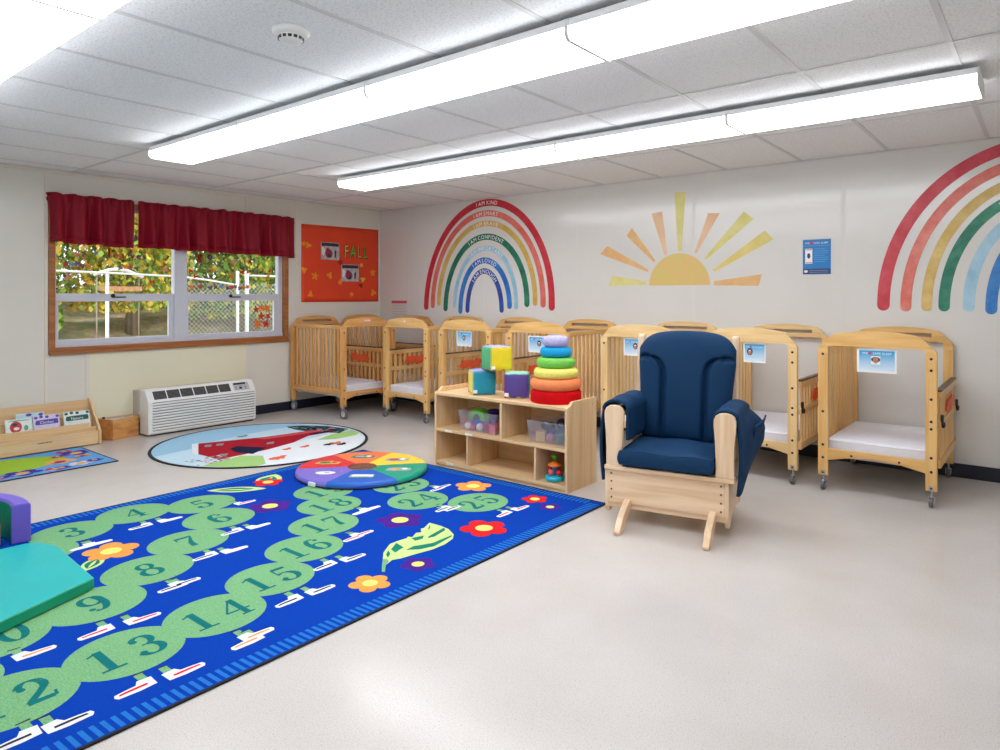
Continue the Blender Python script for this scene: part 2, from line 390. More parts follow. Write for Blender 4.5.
mb.box(-0.09, -3.655, 0.872, -0.03, -3.635, 2.06); mb.box(-0.09, -1.455, 0.872, -0.03, -1.405, 2.06)
wl(mb).build('window_frame', M['alu'], win, bevel=0.003)
for k, (a, b) in enumerate(((-3.635, -2.615), (-2.49, -1.455))):
    mb = MB()                                               # lower sash
    mb.box(-0.065, a, 1.235, -0.035, b, 1.305); mb.box(-0.065, a, 0.872, -0.035, b, 0.90)
    mb.box(-0.065, a, 0.90, -0.035, a+0.02, 1.235); mb.box(-0.065, b-0.05, 0.90, -0.035, b, 1.235)
    s = wl(mb).build('sash', M['alu'], win, bevel=0.003)
    mb = MB(); mb.box(-0.053, a+0.019, 0.899, -0.049, b-0.049, 1.236); wl(mb).build('glass_pane', M['glass'], s)
    mb = MB(); mb.box(-0.085, a, 1.30, -0.08, b, 2.062); wl(mb).build('glass_pane', M['glass'], win)
    mb = MB(); c = (a+b)/2 - 0.05
    mb.lathe([(0.018, 0), (0.018, 0.012), (0.01, 0.018)], (-0.035, c, 1.285), 12, axis='x')
    mb.box(-0.034, c, 1.268, -0.018, c+0.11, 1.278)
    wl(mb).build('latch', M['black'], s, bevel=0.002)

# red valances on a hidden rod
def cloth_mat():
    m, nt, b = new_mat('crimson valance cloth'); N, L = nt.nodes, nt.links
    tc = N.new('ShaderNodeTexCoord'); n = N.new('ShaderNodeTexNoise'); n.inputs['Scale'].default_value = 300
    L.new(tc.outputs['Object'], n.inputs['Vector'])
    r = N.new('ShaderNodeValToRGB'); r.color_ramp.elements[0].color = lin((126, 3, 27)); r.color_ramp.elements[1].color = lin((156, 8, 40))
    L.new(n.outputs['Fac'], r.inputs['Fac']); L.new(r.outputs['Color'], b.inputs['Base Color'])
    b.inputs['Roughness'].default_value = 0.6; b.inputs['Specular IOR Level'].default_value = 0.3
    return m
M['valance'] = cloth_mat()
def valance(y0, y1, label, seed, zb0, zb1):
    rd = random.Random(seed); ph = [rd.uniform(0, 6.28) for _ in range(6)]
    t = thing('valance', label, 'curtain', (0.0, (y0+y1)/2, 2.165), 0, 'red valances over the window')
    L_ = y1 - y0
    def fn(u, v):
        y = y0 + L_*u
        g = min(1.0, abs(v-0.13)/0.1)
        amp = 0.019 + 0.034*max(0, v-0.13)
        w = sin(y*34+ph[0]+1.1*sin(y*7+ph[1])) + 0.55*sin(y*61+ph[2]+sin(y*5+ph[5]))
        x = 0.058 + amp*w + 0.004*sin(y*130+ph[3])*(1-min(1, v*2))
        if v < 0.13: x += 0.012*sin(pi*v/0.13)*(-0.5) + 0.008*sin(y*95+ph[4])
        edge = min(u, 1-u)*L_
        if edge < 0.05: x -= 0.045*(1-edge/0.05)*(1 if (u < 0.5) == (seed == 1) else 0)   # returns to the wall at the outer ends
        zb = zb0 + (zb1-zb0)*u
        z = 2.168 - (2.168-zb)*v + (0.006*sin(y*40+ph[2]) if v < 0.02 else 0) + 0.004*sin(y*20+ph[1])*v
        return (x, y-(y0+y1)/2, z-2.165)
    mb = MB(); mb.grid(fn, int(L_*160), 16)
    o = mb.build('curtain_panel', M['valance'], t, smooth=True)
    md = o.modifiers.new('thick', 'SOLIDIFY'); md.thickness = 0.004; md.offset = 1
    def hem(u, v):
        p = fn(u, 0.87 + 0.13*v); return (p[0]+0.0052, p[1], p[2])
    mb = MB(); mb.grid(hem, int(L_*160), 3)
    o = mb.build('hem', M['valance'], t, smooth=True)
    md = o.modifiers.new('thick', 'SOLIDIFY'); md.thickness = 0.003; md.offset = 1
valance(-3.725, -3.015, 'short red gathered valance over the end of the window away from the bulletin board', 1, 1.745, 1.725)
valance(-2.985, -1.285, 'long red gathered valance hanging beside the bulletin board', 2, 1.735, 1.715)

# ------------------------------------------------------------------ ceiling fixtures
LIGHT = 9.5
M['lamp'] = emission('lit fluorescent diffuser', (250, 252, 255), LIGHT)
def fixture(x0, yc, label):
    t = thing('fluorescent_fixture', label, 'light', (x0, yc, H), 0, 'fluorescent ceiling fixtures')
    L_ = 1.186
    mb = MB(); mb.box(0.04, -0.07, -0.028, L_-0.04, 0.07, -0.0055)
    mb.box(0.008, -0.166, -0.0568, L_-0.008, 0.166, -0.026)
    mb.build('housing', M['white_paint'], t, bevel=0.003)
    sec = [(-0.166, -0.057), (-0.168, -0.076), (-0.158, -0.097), (-0.148, -0.102), (0.148, -0.102), (0.158, -0.097), (0.168, -0.076), (0.166, -0.057)]
    mb = MB(); mb.prism(sec, 'x', 0.008, L_-0.008); mb.build('diffuser', M['lamp'], t)
    sec2 = [(-0.168, -0.026), (-0.172, -0.080), (-0.162, -0.100), (-0.148, -0.107), (0.148, -0.107), (0.162, -0.100), (0.172, -0.080), (0.168, -0.026)]
    for q in (0.0005, L_-0.0075):
        mb = MB(); mb.prism(sec2, 'x', q, q+0.007); mb.build('end_cap', M['white_plastic'], t)
for k, p_ in enumerate(('at the window wall', 'second from the window wall', 'third from the window wall', 'last from the window wall')):
    fixture(1.665 + 1.1865*k, -1.775, 'lit fluorescent fixture of the row above the cribs, ' + p_)
    fixture(1.665 + 1.1865*k, -3.43, 'lit fluorescent fixture of the middle ceiling row, ' + p_)
    fixture(1.665 + 1.1865*k, -4.95, 'lit fluorescent fixture of the row behind the smoke detector, ' + p_)

# smoke detector
t = thing('smoke_detector', 'round white smoke detector on the ceiling beside the middle light row', 'detector', (4.25, -4.16, H-0.0005))
mb = MB(); mb.lathe([(0.075, 0), (0.075, -0.014), (0.066, -0.022), (0.05, -0.026)], n=32); mb.build('base', M['white_plastic'], t)
mb = MB(); mb.lathe([(0.05, -0.024), (0.05, -0.04), (0.042, -0.05), (0.02, -0.053)], n=32); c = mb.build('cover', M['white_plastic'], t)
mb = MB()
for k in range(14):
    a = 2*pi*k/14
    v = mb.box(-0.007, 0.046, -0.043, 0.007, 0.0515, -0.032); mb.xform(Matrix.Rotation(a, 4, 'Z'), v)
mb.build('vent', M['black'], c)
# ------------------------------------------------------------------ wall murals
AC = dict(red=((196, 34, 52), (214, 60, 74)), coral=((222, 96, 84), (232, 132, 118)), yellow=((206, 164, 70), (226, 196, 116)),
          green=((0, 98, 74), (46, 140, 108)), sky=((140, 196, 226), (180, 216, 234)), blue=((20, 98, 190), (56, 142, 220)), navy=((24, 62, 150), (50, 94, 186)))
for k, (a, b) in AC.items(): M['wc_' + k] = watercolor('watercolour ' + k, a, b)
for k, (a, b) in AC.items():
    M['wp_' + k] = watercolor('soft watercolour ' + k, tuple(int(v*0.88+26) for v in a), tuple(int(v*0.85+38) for v in b))
WORDS = ['I AM KIND', 'I AM SMART', 'I AM BRAVE', 'I AM CONFIDENT', 'I AM IMPORTANT', 'I AM LOVED', 'I AM ENOUGH']
KEYS = ['red', 'coral', 'yellow', 'green', 'sky', 'blue', 'navy']
def rainbow(label, xc, arcs, wid, soft, tsize):
    t = thing('rainbow_decal', label, 'wall decal', (xc, 0, 1.15), 0, 'watercolour wall decals')
    for i, (a, top, zl, zr, dx) in enumerate(arcs):
        w = wid[i]/2
        def pt(th, off, a=a, top=top, zl=zl, zr=zr, dx=dx):
            # th runs 180 (left foot) to 0 (right foot)
            base = zl + (zr-zl)*(1+cos(th))/2
            ex = a*cos(th); ez = (top-base)*sin(th)
            nx, nz = (top-base)*cos(th), a*sin(th); l = sqrt(nx*nx+nz*nz)
            return (ex + dx*sin(th) + off*nx/l, base + ez + off*nz/l)
        n = 72; outer = [pt(pi - pi*k/n, w) for k in range(n+1)]; inner = [pt(pi - pi*k/n, -w) for k in range(n+1)]
        mb = MB()
        y = -0.0015
        for k in range(n):
            mb.face([(outer[k][0], y, outer[k][1]-1.15), (inner[k][0], y, inner[k][1]-1.15), (inner[k+1][0], y, inner[k+1][1]-1.15), (outer[k+1][0], y, outer[k+1][1]-1.15)])
        for e, z0 in ((-a, zl), (a, zr)):
            mb.face([(e + w*cos(q*pi/10+pi), y, z0-1.15 + w*sin(q*pi/10+pi)) for q in range(11)])
        ao = mb.build('arc', M[('wp_' if soft else 'wc_') + KEYS[i]], t)
        # lettering along the crown
        base = (zl+zr)/2; hb = top-base; tot = 0; adv = []
        for ch in WORDS[i]:
            if ch == ' ': adv.append(None); tot += 0.26; continue
            adv.append(tot); tot += glyph(ch)[2] + 0.12
        tot -= 0.12
        mb = MB()
        for ch, q in zip(WORDS[i], adv):
            if q is None: continue
            vs, fs, gw = glyph(ch)
            sdist = (q + gw/2 - tot/2)*tsize
            th = pi/2; dth = -1e-3 if sdist > 0 else 1e-3; acc = 0
            while acc < abs(sdist):
                p0 = pt(th, 0); p1 = pt(th+dth, 0); acc += sqrt((p1[0]-p0[0])**2+(p1[1]-p0[1])**2); th += dth
            c0 = pt(th, -tsize*0.36); c1 = pt(th-1e-3, -tsize*0.36)
            ux, uz = c1[0]-c0[0], c1[1]-c0[1]; l = sqrt(ux*ux+uz*uz); ux /= l; uz /= l
            mb.add_glyph(vs, fs, lambda px, py, c0=c0, ux=ux, uz=uz, gw=gw: (c0[0] + (px-gw/2)*tsize*ux - py*tsize*uz, -0.0026, c0[1]-1.15 + (px-gw/2)*tsize*uz + py*tsize*ux))
        lo = mb.build('lettering', M['white_ink'], ao)
        lo['label'] = 'white lettering ' + WORDS[i].lower()
rainbow('watercolour rainbow wall decal between the bulletin board and the sun decal', 1.752,
        [(.915, 2.325, 1.155, 1.17, .035), (.806, 2.206, 1.172, 1.196, .02), (.703, 2.094, 1.2, 1.21, .02), (.595, 1.945, 1.14, 1.2, .02), (.45, 1.817, 1.176, 1.165, .02), (.36, 1.682, 1.112, 1.175, 0), (.25, 1.563, 1.122, 1.13, 0)],
        [.078, .068, .062, .07, .056, .066, .062], False, .062)
rainbow('larger cut-off watercolour rainbow wall decal above the free-standing honey crib', 6.64,
        [(.948, 2.32, 1.215, 1.215, 0), (.802, 2.20, 1.205, 1.205, 0), (.67, 2.085, 1.205, 1.205, 0), (.564, 1.98, 1.207, 1.207, 0), (.418, 1.86, 1.207, 1.207, 0), (.29, 1.74, 1.19, 1.19, 0), (.18, 1.62, 1.19, 1.19, 0)],
        [.084, .072, .066, .07, .07, .068, .06], True, .06)

M['sun_y'] = watercolor('watercolour sun yellow', (222, 200, 110), (226, 212, 138)); M['sun_o'] = watercolor('watercolour sun orange', (226, 174, 112), (232, 196, 142))
M['sun_l'] = watercolor('watercolour pale yellow', (220, 212, 120), (228, 222, 158)); M['sun_p'] = watercolor('watercolour peach', (234, 190, 150), (238, 206, 172))
M['sun_disc'] = watercolor('watercolour sun disc', (218, 200, 116), (230, 186, 128))
t = thing('sun_decal', 'watercolour half sun wall decal with nine rays between the two rainbows', 'wall decal', (4.06, 0, 1.38), 0, 'watercolour wall decals')
mb = MB(); mb.prism([(0.29*cos(pi*k/40), 0.289*sin(pi*k/40)) for k in range(41)], 'y', -.0015, -0.0002); mb.build('disc', M['sun_disc'], t)
RAYS = [([(3.336, 1.382), (3.376, 1.479), (3.741, 1.42), (3.735, 1.389)], 'sun_l'), ([(3.242, 1.693), (3.323, 1.771), (3.761, 1.529), (3.752, 1.508)], 'sun_o'),
        ([(3.533, 1.855), (3.587, 1.931), (3.832, 1.61), (3.815, 1.595)], 'sun_o'), ([(3.789, 2.049), (3.896, 2.061), (3.951, 1.668), (3.922, 1.659)], 'sun_p'),
        ([(4.017, 2.224), (4.126, 2.218), (4.084, 1.686), (4.052, 1.687)], 'sun_l'), ([(4.208, 1.673), (4.334, 2.012), (4.439, 2.004), (4.228, 1.662)], 'sun_p'),
        ([(4.298, 1.617), (4.645, 2.002), (4.732, 1.934), (4.318, 1.604)], 'sun_l'), ([(4.371, 1.511), (4.819, 1.83), (4.892, 1.751), (4.392, 1.494)], 'sun_y'),
        ([(4.384, 1.413), (4.797, 1.466), (4.769, 1.368), (4.384, 1.377)], 'sun_o')]
for p, k in RAYS:
    mb = MB(); mb.prism([(x-4.06, z-1.38) for x, z in p], 'y', -.0015, -0.0002); mb.build('ray', M[k], t)

# ------------------------------------------------------------------ signs
def grad_mat(name, top, bot, h, mid=0.55):
    m, nt, b = new_mat(name); N, L = nt.nodes, nt.links
    tc = N.new('ShaderNodeTexCoord'); sp = N.new('ShaderNodeSeparateXYZ'); L.new(tc.outputs['Object'], sp.inputs[0])
    mr = N.new('ShaderNodeMapRange'); mr.inputs['From Min'].default_value = 0; mr.inputs['From Max'].default_value = h
    L.new(sp.outputs['Z'], mr.inputs['Value'])
    r = N.new('ShaderNodeValToRGB'); e = r.color_ramp.elements
    e[0].position = 0.05; e[0].color = lin(bot); e[1].position = 0.9; e[1].color = lin(top)
    L.new(mr.outputs[0], r.inputs['Fac']); L.new(r.outputs['Color'], b.inputs['Base Color'])
    b.inputs['Roughness'].default_value = 0.35
    return m
M['card_blue'] = grad_mat('printed blue card, fading to white', (22, 160, 214), (222, 236, 248), 0.145)
M['sign_blue'] = plain('printed sign blue', (10, 122, 198), 0.35, var=0.05, scale=6); M['sign_navy'] = plain('printed sign navy', (22, 56, 110), 0.4, var=0)
M['pink'] = plain('printed heart pink', (206, 50, 120), 0.5, var=0); M['skin_print'] = plain('printed photo warm', (190, 128, 110), 0.5, var=0.3, scale=60)
M['dark_print'] = plain('printed photo dark', (60, 36, 40), 0.5, var=0.3, scale=60); M['grey_ink'] = plain('printed grey ink', (120, 140, 175), 0.5, var=0)
def heart(cx, cz, s):
    r = []
    for k in range(24):
        q = 2*pi*k/24
        r.append((cx + s*(16*sin(q)**3)/17, cz + s*(13*cos(q)-5*cos(2*q)-2*cos(3*q)-cos(4*q))/17))
    return r
def disc(cx, cz, rx, rz, n=16): return [(cx + rx*cos(2*pi*k/n), cz + rz*sin(2*pi*k/n)) for k in range(n)]
def sleep_card(x, y, z, w, h, label, photo, px=0.5):
    t = thing('safe_sleep_card', label, 'sign', (x, y, z), 0, 'blue sleep cards on the crib ends')
    mb = MB(); mb.box(0, -0.002, 0, w, 0, h); mb.build('backing', M['white_card'], t)
    g = MB(); g.face([(0.012*w/.2, -0.003, 0.012), (w*0.95, -0.003, 0.012), (w*0.95, -0.003, h-0.01), (0.012*w/.2, -0.003, h-0.01)])
    g.build('print', M['card_blue'], t)
    mb = MB(); sz = w*0.088
    text(mb, 'WE', lambda a, b: (w*0.21+a, -0.004, h-0.034+b), sz, 0)
    text(mb, 'SAFE SLEEP', lambda a, b: (w*0.64+a, -0.004, h-0.034+b), sz, 0)
    mb.face([(p[0], -0.004, p[1]) for p in heart(w*0.335, h-0.027, w*0.05)], 1)
    text(mb, 'safe sleep every sleep', lambda a, b: (w*0.5+a, -0.004, h*0.27+b), w*0.03, 2)
    text(mb, 'for baby', lambda a, b: (w*0.86+a, -0.004, h*0.13+b), w*0.03, 2)
    mb.build('lettering', [M['white_ink'], M['pink'], M['grey_ink']], t)
    mb = MB(); c = (w*px, h*0.53)
    if photo == 0:
        mb.face([(p[0], -0.0040, p[1]) for p in ((c[0]-.026, c[1]-.026), (c[0]+.026, c[1]-.026), (c[0]+.026, c[1]+.026), (c[0]-.026, c[1]+.026))], 2)
        mb.face([(p[0], -0.0044, p[1]) for p in disc(c[0], c[1]+.004, .026, .017)], 1)
        mb.face([(p[0], -0.0048, p[1]) for p in disc(c[0], c[1], .016, .02)], 0)
    else:
        mb.face([(p[0], -0.0040, p[1]) for p in disc(c[0], c[1]+.003, .02, .026)], 1)
        mb.face([(p[0], -0.0044, p[1]) for p in disc(c[0], c[1]-.002, .013, .015)], 0)
        mb.face([(p[0], -0.0048, p[1]) for p in disc(c[0], c[1]+.01, .008, .005)], 2)
    mb.build('photo', [M['skin_print'], M['dark_print'], M['white_card']], t)

t = thing('safety_sign', 'blue printed sign on the back wall between the sun and the larger rainbow', 'sign', (5.12, 0, 1.456))
W_, H_ = 0.208, 0.278
mb = MB(); mb.box(0, -0.003, 0, W_, -0.0005, H_); mb.build('backing', M['sign_blue'], t)
mb = MB()
mb.face([(0.004, -0.004, 0.004), (W_-.004, -0.004, 0.004), (W_-.004, -0.004, .045), (0.004, -0.004, .045)], 1)
mb.face([(0.004, -0.004, H_-.052), (W_-.004, -0.004, H_-.052), (W_-.004, -0.004, H_-.049), (0.004, -0.004, H_-.049)], 3)
text(mb, 'WE', lambda a, b: (.033+a, -0.0045, H_-.036+b), .021, 0); text(mb, 'SAFE SLEEP', lambda a, b: (.135+a, -0.0045, H_-.036+b), .020, 0)
mb.face([(p[0], -0.0045, p[1]) for p in heart(.066, H_-.028, .014)], 2)
mb.face([(.018, -.0045, .085), (.072, -.0045, .085), (.072, -.0045, .205), (.018, -.0045, .205)], 0)
mb.face([(p[0], -0.005, p[1]) for p in disc(.045, .148, .012, .022)], 1)
mb.face([(.022, -.005, .09), (.068, -.005, .09), (.068, -.005, .096), (.022, -.005, .096)], 2); mb.face([(.022, -.005, .194), (.068, -.005, .194), (.068, -.005, .2), (.022, -.005, .2)], 2)
for k in range(7):
    z = .20 - .017*k; e = .19 if k % 3 else .165
    mb.face([(.088, -.0045, z), (e, -.0045, z), (e, -.0045, z+.004), (.088, -.0045, z+.004)], 3)
mb.face([(p[0], -0.0045, p[1]) for p in disc(.024, .024, .015, .011)], 0)
for k in range(2): mb.face([(.05, -.0045, .014+.014*k), (.19, -.0045, .014+.014*k), (.19, -.0045, .019+.014*k), (.05, -.0045, .019+.014*k)], 4)
mb.build('lettering', [M['white_ink'], M['sign_navy'], M['pink'], plain('sign light blue ink', (90, 175, 228), 0.5, var=0), M['grey_ink']], t)

t = thing('paper_notice', 'small pale paper notice with a red header on the back wall beside the corner', 'notice', (0.227, 0, 0.96))
mb = MB(); mb.box(0, -0.003, 0, 0.27, -0.0005, 0.262); mb.build('sheet', plain('pale notice paper', (214, 210, 208), 0.6, var=0.02), t)
mb = MB(); mb.box(-0.004, -0.0045, 0.232, 0.274, -0.003, 0.266)
mb.build('header_strip', plain('red header strip', (206, 84, 92), 0.5, var=0.03), t)
mb = MB()
for k in range(5): mb.face([(.02, -.0036, .20-.035*k), (.24, -.0036, .20-.035*k), (.24, -.0036, .205-.035*k), (.02, -.0036, .205-.035*k)])
mb.build('ruled_lines', plain('faint grey ink', (180, 176, 178), 0.6, var=0), t)

# fall bulletin on the left wall (drawn in (y, z), facing +x)
M['orange_paper'] = plain('orange bulletin paper', (236, 70, 30), 0.6, var=0.05, scale=3)
t = thing('bulletin_board', 'orange paper bulletin reading fall beside the window', 'bulletin board', (0, -0.60, 1.215))
def F(y, z, x=0.004): return (x, y+0.60, z-1.215)
mb = MB()
mb.grid(lambda u, v: F(-1.178+1.144*u, 1.213+v*(0.898+0.016*u), 0.0055+0.0006*sin(9*u+3*v)+0.0005*sin(17*u-8*v)), 24, 16)
o = mb.build('backing_paper', M['orange_paper'], t, smooth=True); md = o.modifiers.new('thick', 'SOLIDIFY'); md.thickness = 0.003; md.offset = -1
LET = {'F': [(-.572, 1.757, 'y')], }
M['let_y'] = plain('yellow letter card', (236, 208, 60), 0.6, var=0.04); M['let_g'] = plain('lime letter card', (120, 196, 60), 0.6, var=0.04); M['let_o'] = plain('peach letter card', (238, 160, 90), 0.6, var=0.04)
for ch, y0, k in (('F', -.575, 'let_y'), ('A', -.487, 'let_g'), ('L', -.377, 'let_o'), ('L', -.285, 'let_g')):
    mb = MB(); vs, fs, gw = glyph(ch)
    for (dy, dz, mm, x) in ((0.010, -0.009, 1, .0125), (-0.006, 0.004, 1, .0125), (0, 0, 0, .0135)):
        mb.add_glyph(vs, fs, lambda a, b, dy=dy, dz=dz, x=x: F(y0 + a*0.135*1.0 + dy, 1.758 + b*0.205 + dz, x), mm)
    mb.build('letter', [M[k], M['black']], t)
ph_sky = plain('photo grey', (190, 186, 190), 0.4, var=0.2, scale=20); ph_dark = plain('photo dark', (40, 40, 56), 0.4, var=0.3, scale=30); ph_red = plain('photo berry red', (150, 40, 70), 0.4, var=0.3, scale=30)
for (ya, zb) in ((-.912, 1.715), (-.615, 1.462)):
    mb = MB(); w_, h_ = .262, .205
    def Q(a, b, x): return F(ya + a*w_, zb + b*h_, x)
    mb.box(*F(ya, zb, .0065), *F(ya+w_, zb+h_, .0105), 0)
    mb.face([Q(.03, .78, .011), Q(.97, .78, .011), Q(.97, .97, .011), Q(.03, .97, .011)], 1)
    mb.face([Q(.02 + a, b, .0112) for a, b in ((.02, .3), (.12, .22), (.2, .5), (.14, .7), (.02, .72))], 3)
    mb.face([Q(.42 + .2*cos(q*pi/8), .36 + .26*sin(q*pi/8), .0114) for q in range(16)], 2)
    mb.face([Q(.36 + .09*cos(q*pi/6), .56 + .13*sin(q*pi/6), .0116) for q in range(12)], 2)
    mb.face([Q(.48 + .1*cos(q*pi/6), .22 + .1*sin(q*pi/6), .0117) for q in range(12)], 1)
    mb.face([Q(a, b, .0114) for a, b in ((.74, .14), (.82, .14), (.84, .5), (.79, .6), (.73, .46))], 1)
    mb.build('photo', [ph_sky, ph_dark, ph_red, M['white_card']], t)
def leaf_pts(cx, cy, s, rot, lobes=5):
    r = []
    for k in range(lobes*4):
        q = 2*pi*k/(lobes*4); d = s*(0.70 + 0.30*cos(lobes*q))*(1.1 if cos(q) > 0 else 0.85)
        r.append((cx + d*cos(q+rot), cy + d*sin(q+rot)))
    return r
leaf_o = plain('yellow paper leaf', (244, 150, 34), 0.6, var=0.12, scale=30); leaf_r = plain('dark red paper leaf', (150, 24, 26), 0.6, var=0.1, scale=30); leaf_y = plain('gold paper leaf', (240, 184, 60), 0.6, var=0.1, scale=30)
for i, (y, z, s, m) in enumerate([(-1.095, 1.868, .05, leaf_o), (-1.15, 1.88, .035, leaf_o), (-1.14, 1.582, .05, leaf_o), (-.994, 1.521, .055, leaf_o), (-.792, 1.533, .05, leaf_o), (-.64, 1.448, .04, leaf_o), (-1.058, 1.30, .045, leaf_o),
        (-.459, 1.304, .035, leaf_o), (-.117, 1.33, .055, leaf_o), (-.132, 1.58, .05, leaf_o), (-.293, 1.485, .045, leaf_y), (-.63, 1.687, .042, leaf_r), (-.314, 1.417, .04, leaf_r), (-.31, 1.67, .03, leaf_y)]):
    mb = MB(); mb.prism([(p[0]+.60, p[1]-1.215) for p in leaf_pts(y, z, s, i*1.3, 5 if i % 2 else 3)], 'x', .0075, .0115)
    mb.build('paper_leaf', m, t)

# ------------------------------------------------------------------ cribs
M['acrylic'] = clear('clear crib end panel', (255, 255, 255), 0.012, 0.10, 0.004, (225, 222, 220))
M['mattress'] = plain('white mattress cover', (232, 234, 246), 0.5, var=0.03, scale=10, bump=0.15, bscale=14)
M['board'] = plain('white mattress board', (214, 212, 210), 0.5, var=0.02)
M['evac'] = plain('orange evacuation strip', (240, 84, 26), 0.5, var=0.06); M['greywood'] = wood('grey-brown capping', (176, 158, 140), (150, 128, 108), 'Y')
M['brownwood'] = wood('capping brown', (96, 74, 56), (70, 52, 40), 'Y')
M['tyre'] = plain('grey tyre', (96, 96, 100), 0.5, var=0.03); M['hub'] = plain('pale hub', (205, 205, 205), 0.4, var=0.02)
CW, CD = 0.67, 0.92
def arch_z(u):
    """height of the arch's top edge, u from -1 to 1 across the end"""
    a = abs(u)
    if a < 0.70: return 1.035 + 0.023*(1-(a/0.70)**2)
    q = (a-0.70)/0.30
    return 1.035 - 0.078*(q*q*(3-2*q)) - 0.004*q
def arch_top():
    top = [(0.0, 0.90), (0.0, 0.935), (0.006, 0.948)]
    for k in range(1, 30):
        x = 0.012 + (CW-0.024)*k/30; top.append((x, arch_z((x-CW/2)/(CW/2))))
    return top + [(CW-0.006, 0.948), (CW, 0.935), (CW, 0.90)]
UND = [(CW-0.06, 0.90), (CW-0.06, 0.948), (CW-0.09, 0.955), (0.09, 0.955), (0.06, 0.948), (0.06, 0.90)]
def arch_rail(mb, y0, slot):
    if not slot:
        mb.prism(arch_top() + UND, 'y', y0, y0+0.036, 1); return
    t = arch_top(); xa, xb, za, zb = 0.13, CW-0.13, 0.988, 1.014      # hand slot through the wall-side arch
    mb.prism([p for p in t if p[0] <= xa] + [(xa, arch_z((xa-CW/2)/(CW/2))), (xa, 0.955), (0.09, 0.955), (0.06, 0.948), (0.06, 0.90)], 'y', y0, y0+0.036, 1)
    mb.prism([(xb, 0.955), (xb, arch_z((xb-CW/2)/(CW/2)))] + [p for p in t if p[0] >= xb] + [(CW-0.06, 0.90), (CW-0.06, 0.948), (CW-0.09, 0.955)], 'y', y0, y0+0.036, 1)
    mb.prism([(xa, zb), (xa, arch_z((xa-CW/2)/(CW/2)))] + [p for p in t if xa < p[0] < xb] + [(xb, arch_z((xb-CW/2)/(CW/2))), (xb, zb)], 'y', y0, y0+0.036, 1)
    mb.prism([(xa, 0.955), (xa, za), (xb, za), (xb, 0.955)], 'y', y0, y0+0.036, 1)
def end_frame(c, y0, kind, bottom):
    """one arched end: arch rail, two bolted posts, bottom rail"""
    mb = MB()
    arch_rail(mb, y0, y0 > 0.4)
    for x in (0.0, CW-0.06): mb.box(x, y0, bottom, x+0.06, y0+0.036, 0.902, 0)
    low = [(0.058, 0.276), (CW-0.058, 0.276), (CW-0.058, 0.20)] + [(0.335+u, 0.24-0.042*(abs(u)/0.277)**2) for u in (.22, .15, .07, 0, -.07, -.15, -.22)] + [(0.058, 0.20)]
    mb.prism(low, 'y', y0+0.004, y0+0.032, 1)
    yf = y0-0.0015 if y0 < 0.4 else y0+0.0375
    for x in (0.03, CW-0.03):
        for z in (.90, .83, .655, .52, .475, .30, .215):
            if x < .1 and z in (.83, .655, .475): continue
            mb.lathe([(0.0085, 0), (0.0085, 0.003), (0.004, 0.004)], (x, yf-0.001, z), 10, mat=2, axis='y')
    for x in (0.2, 0.47): mb.lathe([(0.0075, 0), (0.0075, 0.003)], (x, y0+0.001, 0.246), 10, mat=2, axis='y')
    f = mb.build('end_frame', [M[kind+'Z'], M[kind+'X'], M['black']], c, bevel=0.005)
    mb = MB(); mb.box(0.055, y0+0.016, 0.272, CW-0.055, y0+0.0195, 0.965); mb.build('clear_panel', M['acrylic'], f)
    return f
def slat_side(c, x0, kind):
    mb = MB()
    mb.box(x0, 0.036, 0.935, x0+0.03, CD-0.036, 0.975, 1); mb.box(x0, 0.036, 0.245, x0+0.03, CD-0.036, 0.30, 1)
    n = 12
    for k in range(n):
        y = 0.062 + (CD-0.124)*(k+0.5)/n
        mb.box(x0+0.008, y-0.0165, 0.295, x0+0.022, y+0.0165, 0.94, 0)
    return mb.build('slatted_side', [M[kind+'Z'], M[kind+'Y']], c, bevel=0.003)
def gate_side(c, x0, kind, out):
    mb = MB()
    mb.box(x0, 0.04, 0.655, x0+0.03, CD-0.04, 0.70, 1); mb.box(x0, 0.04, 0.48, x0+0.03, CD-0.04, 0.52, 1); mb.box(x0, 0.04, 0.235, x0+0.03, CD-0.04, 0.285, 1)
    n = 11
    for k in range(n):
        y = 0.07 + (CD-0.14)*(k+0.5)/n
        mb.box(x0+0.008, y-0.017, 0.28, x0+0.022, y+0.017, 0.66, 0)
    g = mb.build('gate', [M[kind+'Z'], M[kind+'Y']], c, bevel=0.003)
    mb = MB(); mb.box(x0-0.003, 0.04, 0.699, x0+0.033, CD-0.04, 0.711); r = mb.build('gate_cap', M['brownwood'], g, bevel=0.003); r['label'] = 'dark capping strip'
    mb = MB()
    xo = x0+0.03 if out > 0 else x0
    xs = (xo-0.002, xo+0.006) if out > 0 else (xo-0.006, xo+0.002)
    wave = [(0.30, 0.555), (0.37, 0.535), (0.44, 0.545), (0.52, 0.53), (0.60, 0.55), (0.66, 0.60), (0.58, 0.628), (0.50, 0.60), (0.43, 0.622), (0.35, 0.615)]
    mb.prism(wave, 'x', *xs)
    # bracket tabs on the slat so the strip is fixed at the inside too
    xs2 = (x0-0.001, x0+0.008) if out > 0 else (x0+0.022, x0+0.031)
    mb.prism([(a, b) for a, b in wave], 'x', *xs2)
    r = mb.build('evacuation_strip', M['evac'], g); r['label'] = 'orange-red fabric strip'
    mb = MB()
    for y in (0.055, CD-0.055):
        mb.box(xo-0.004 if out > 0 else xo-0.012, y-0.012, 0.50, xo+0.012 if out > 0 else xo+0.004, y+0.012, 0.56)
        mb.lathe([(0.018, -0.006), (0.02, 0.004), (0.014, 0.012)], (xo + (0.008 if out > 0 else -0.014), y, 0.50), 12, axis='x')
    mb.build('latch', M['black'], g, bevel=0.002)
    return g
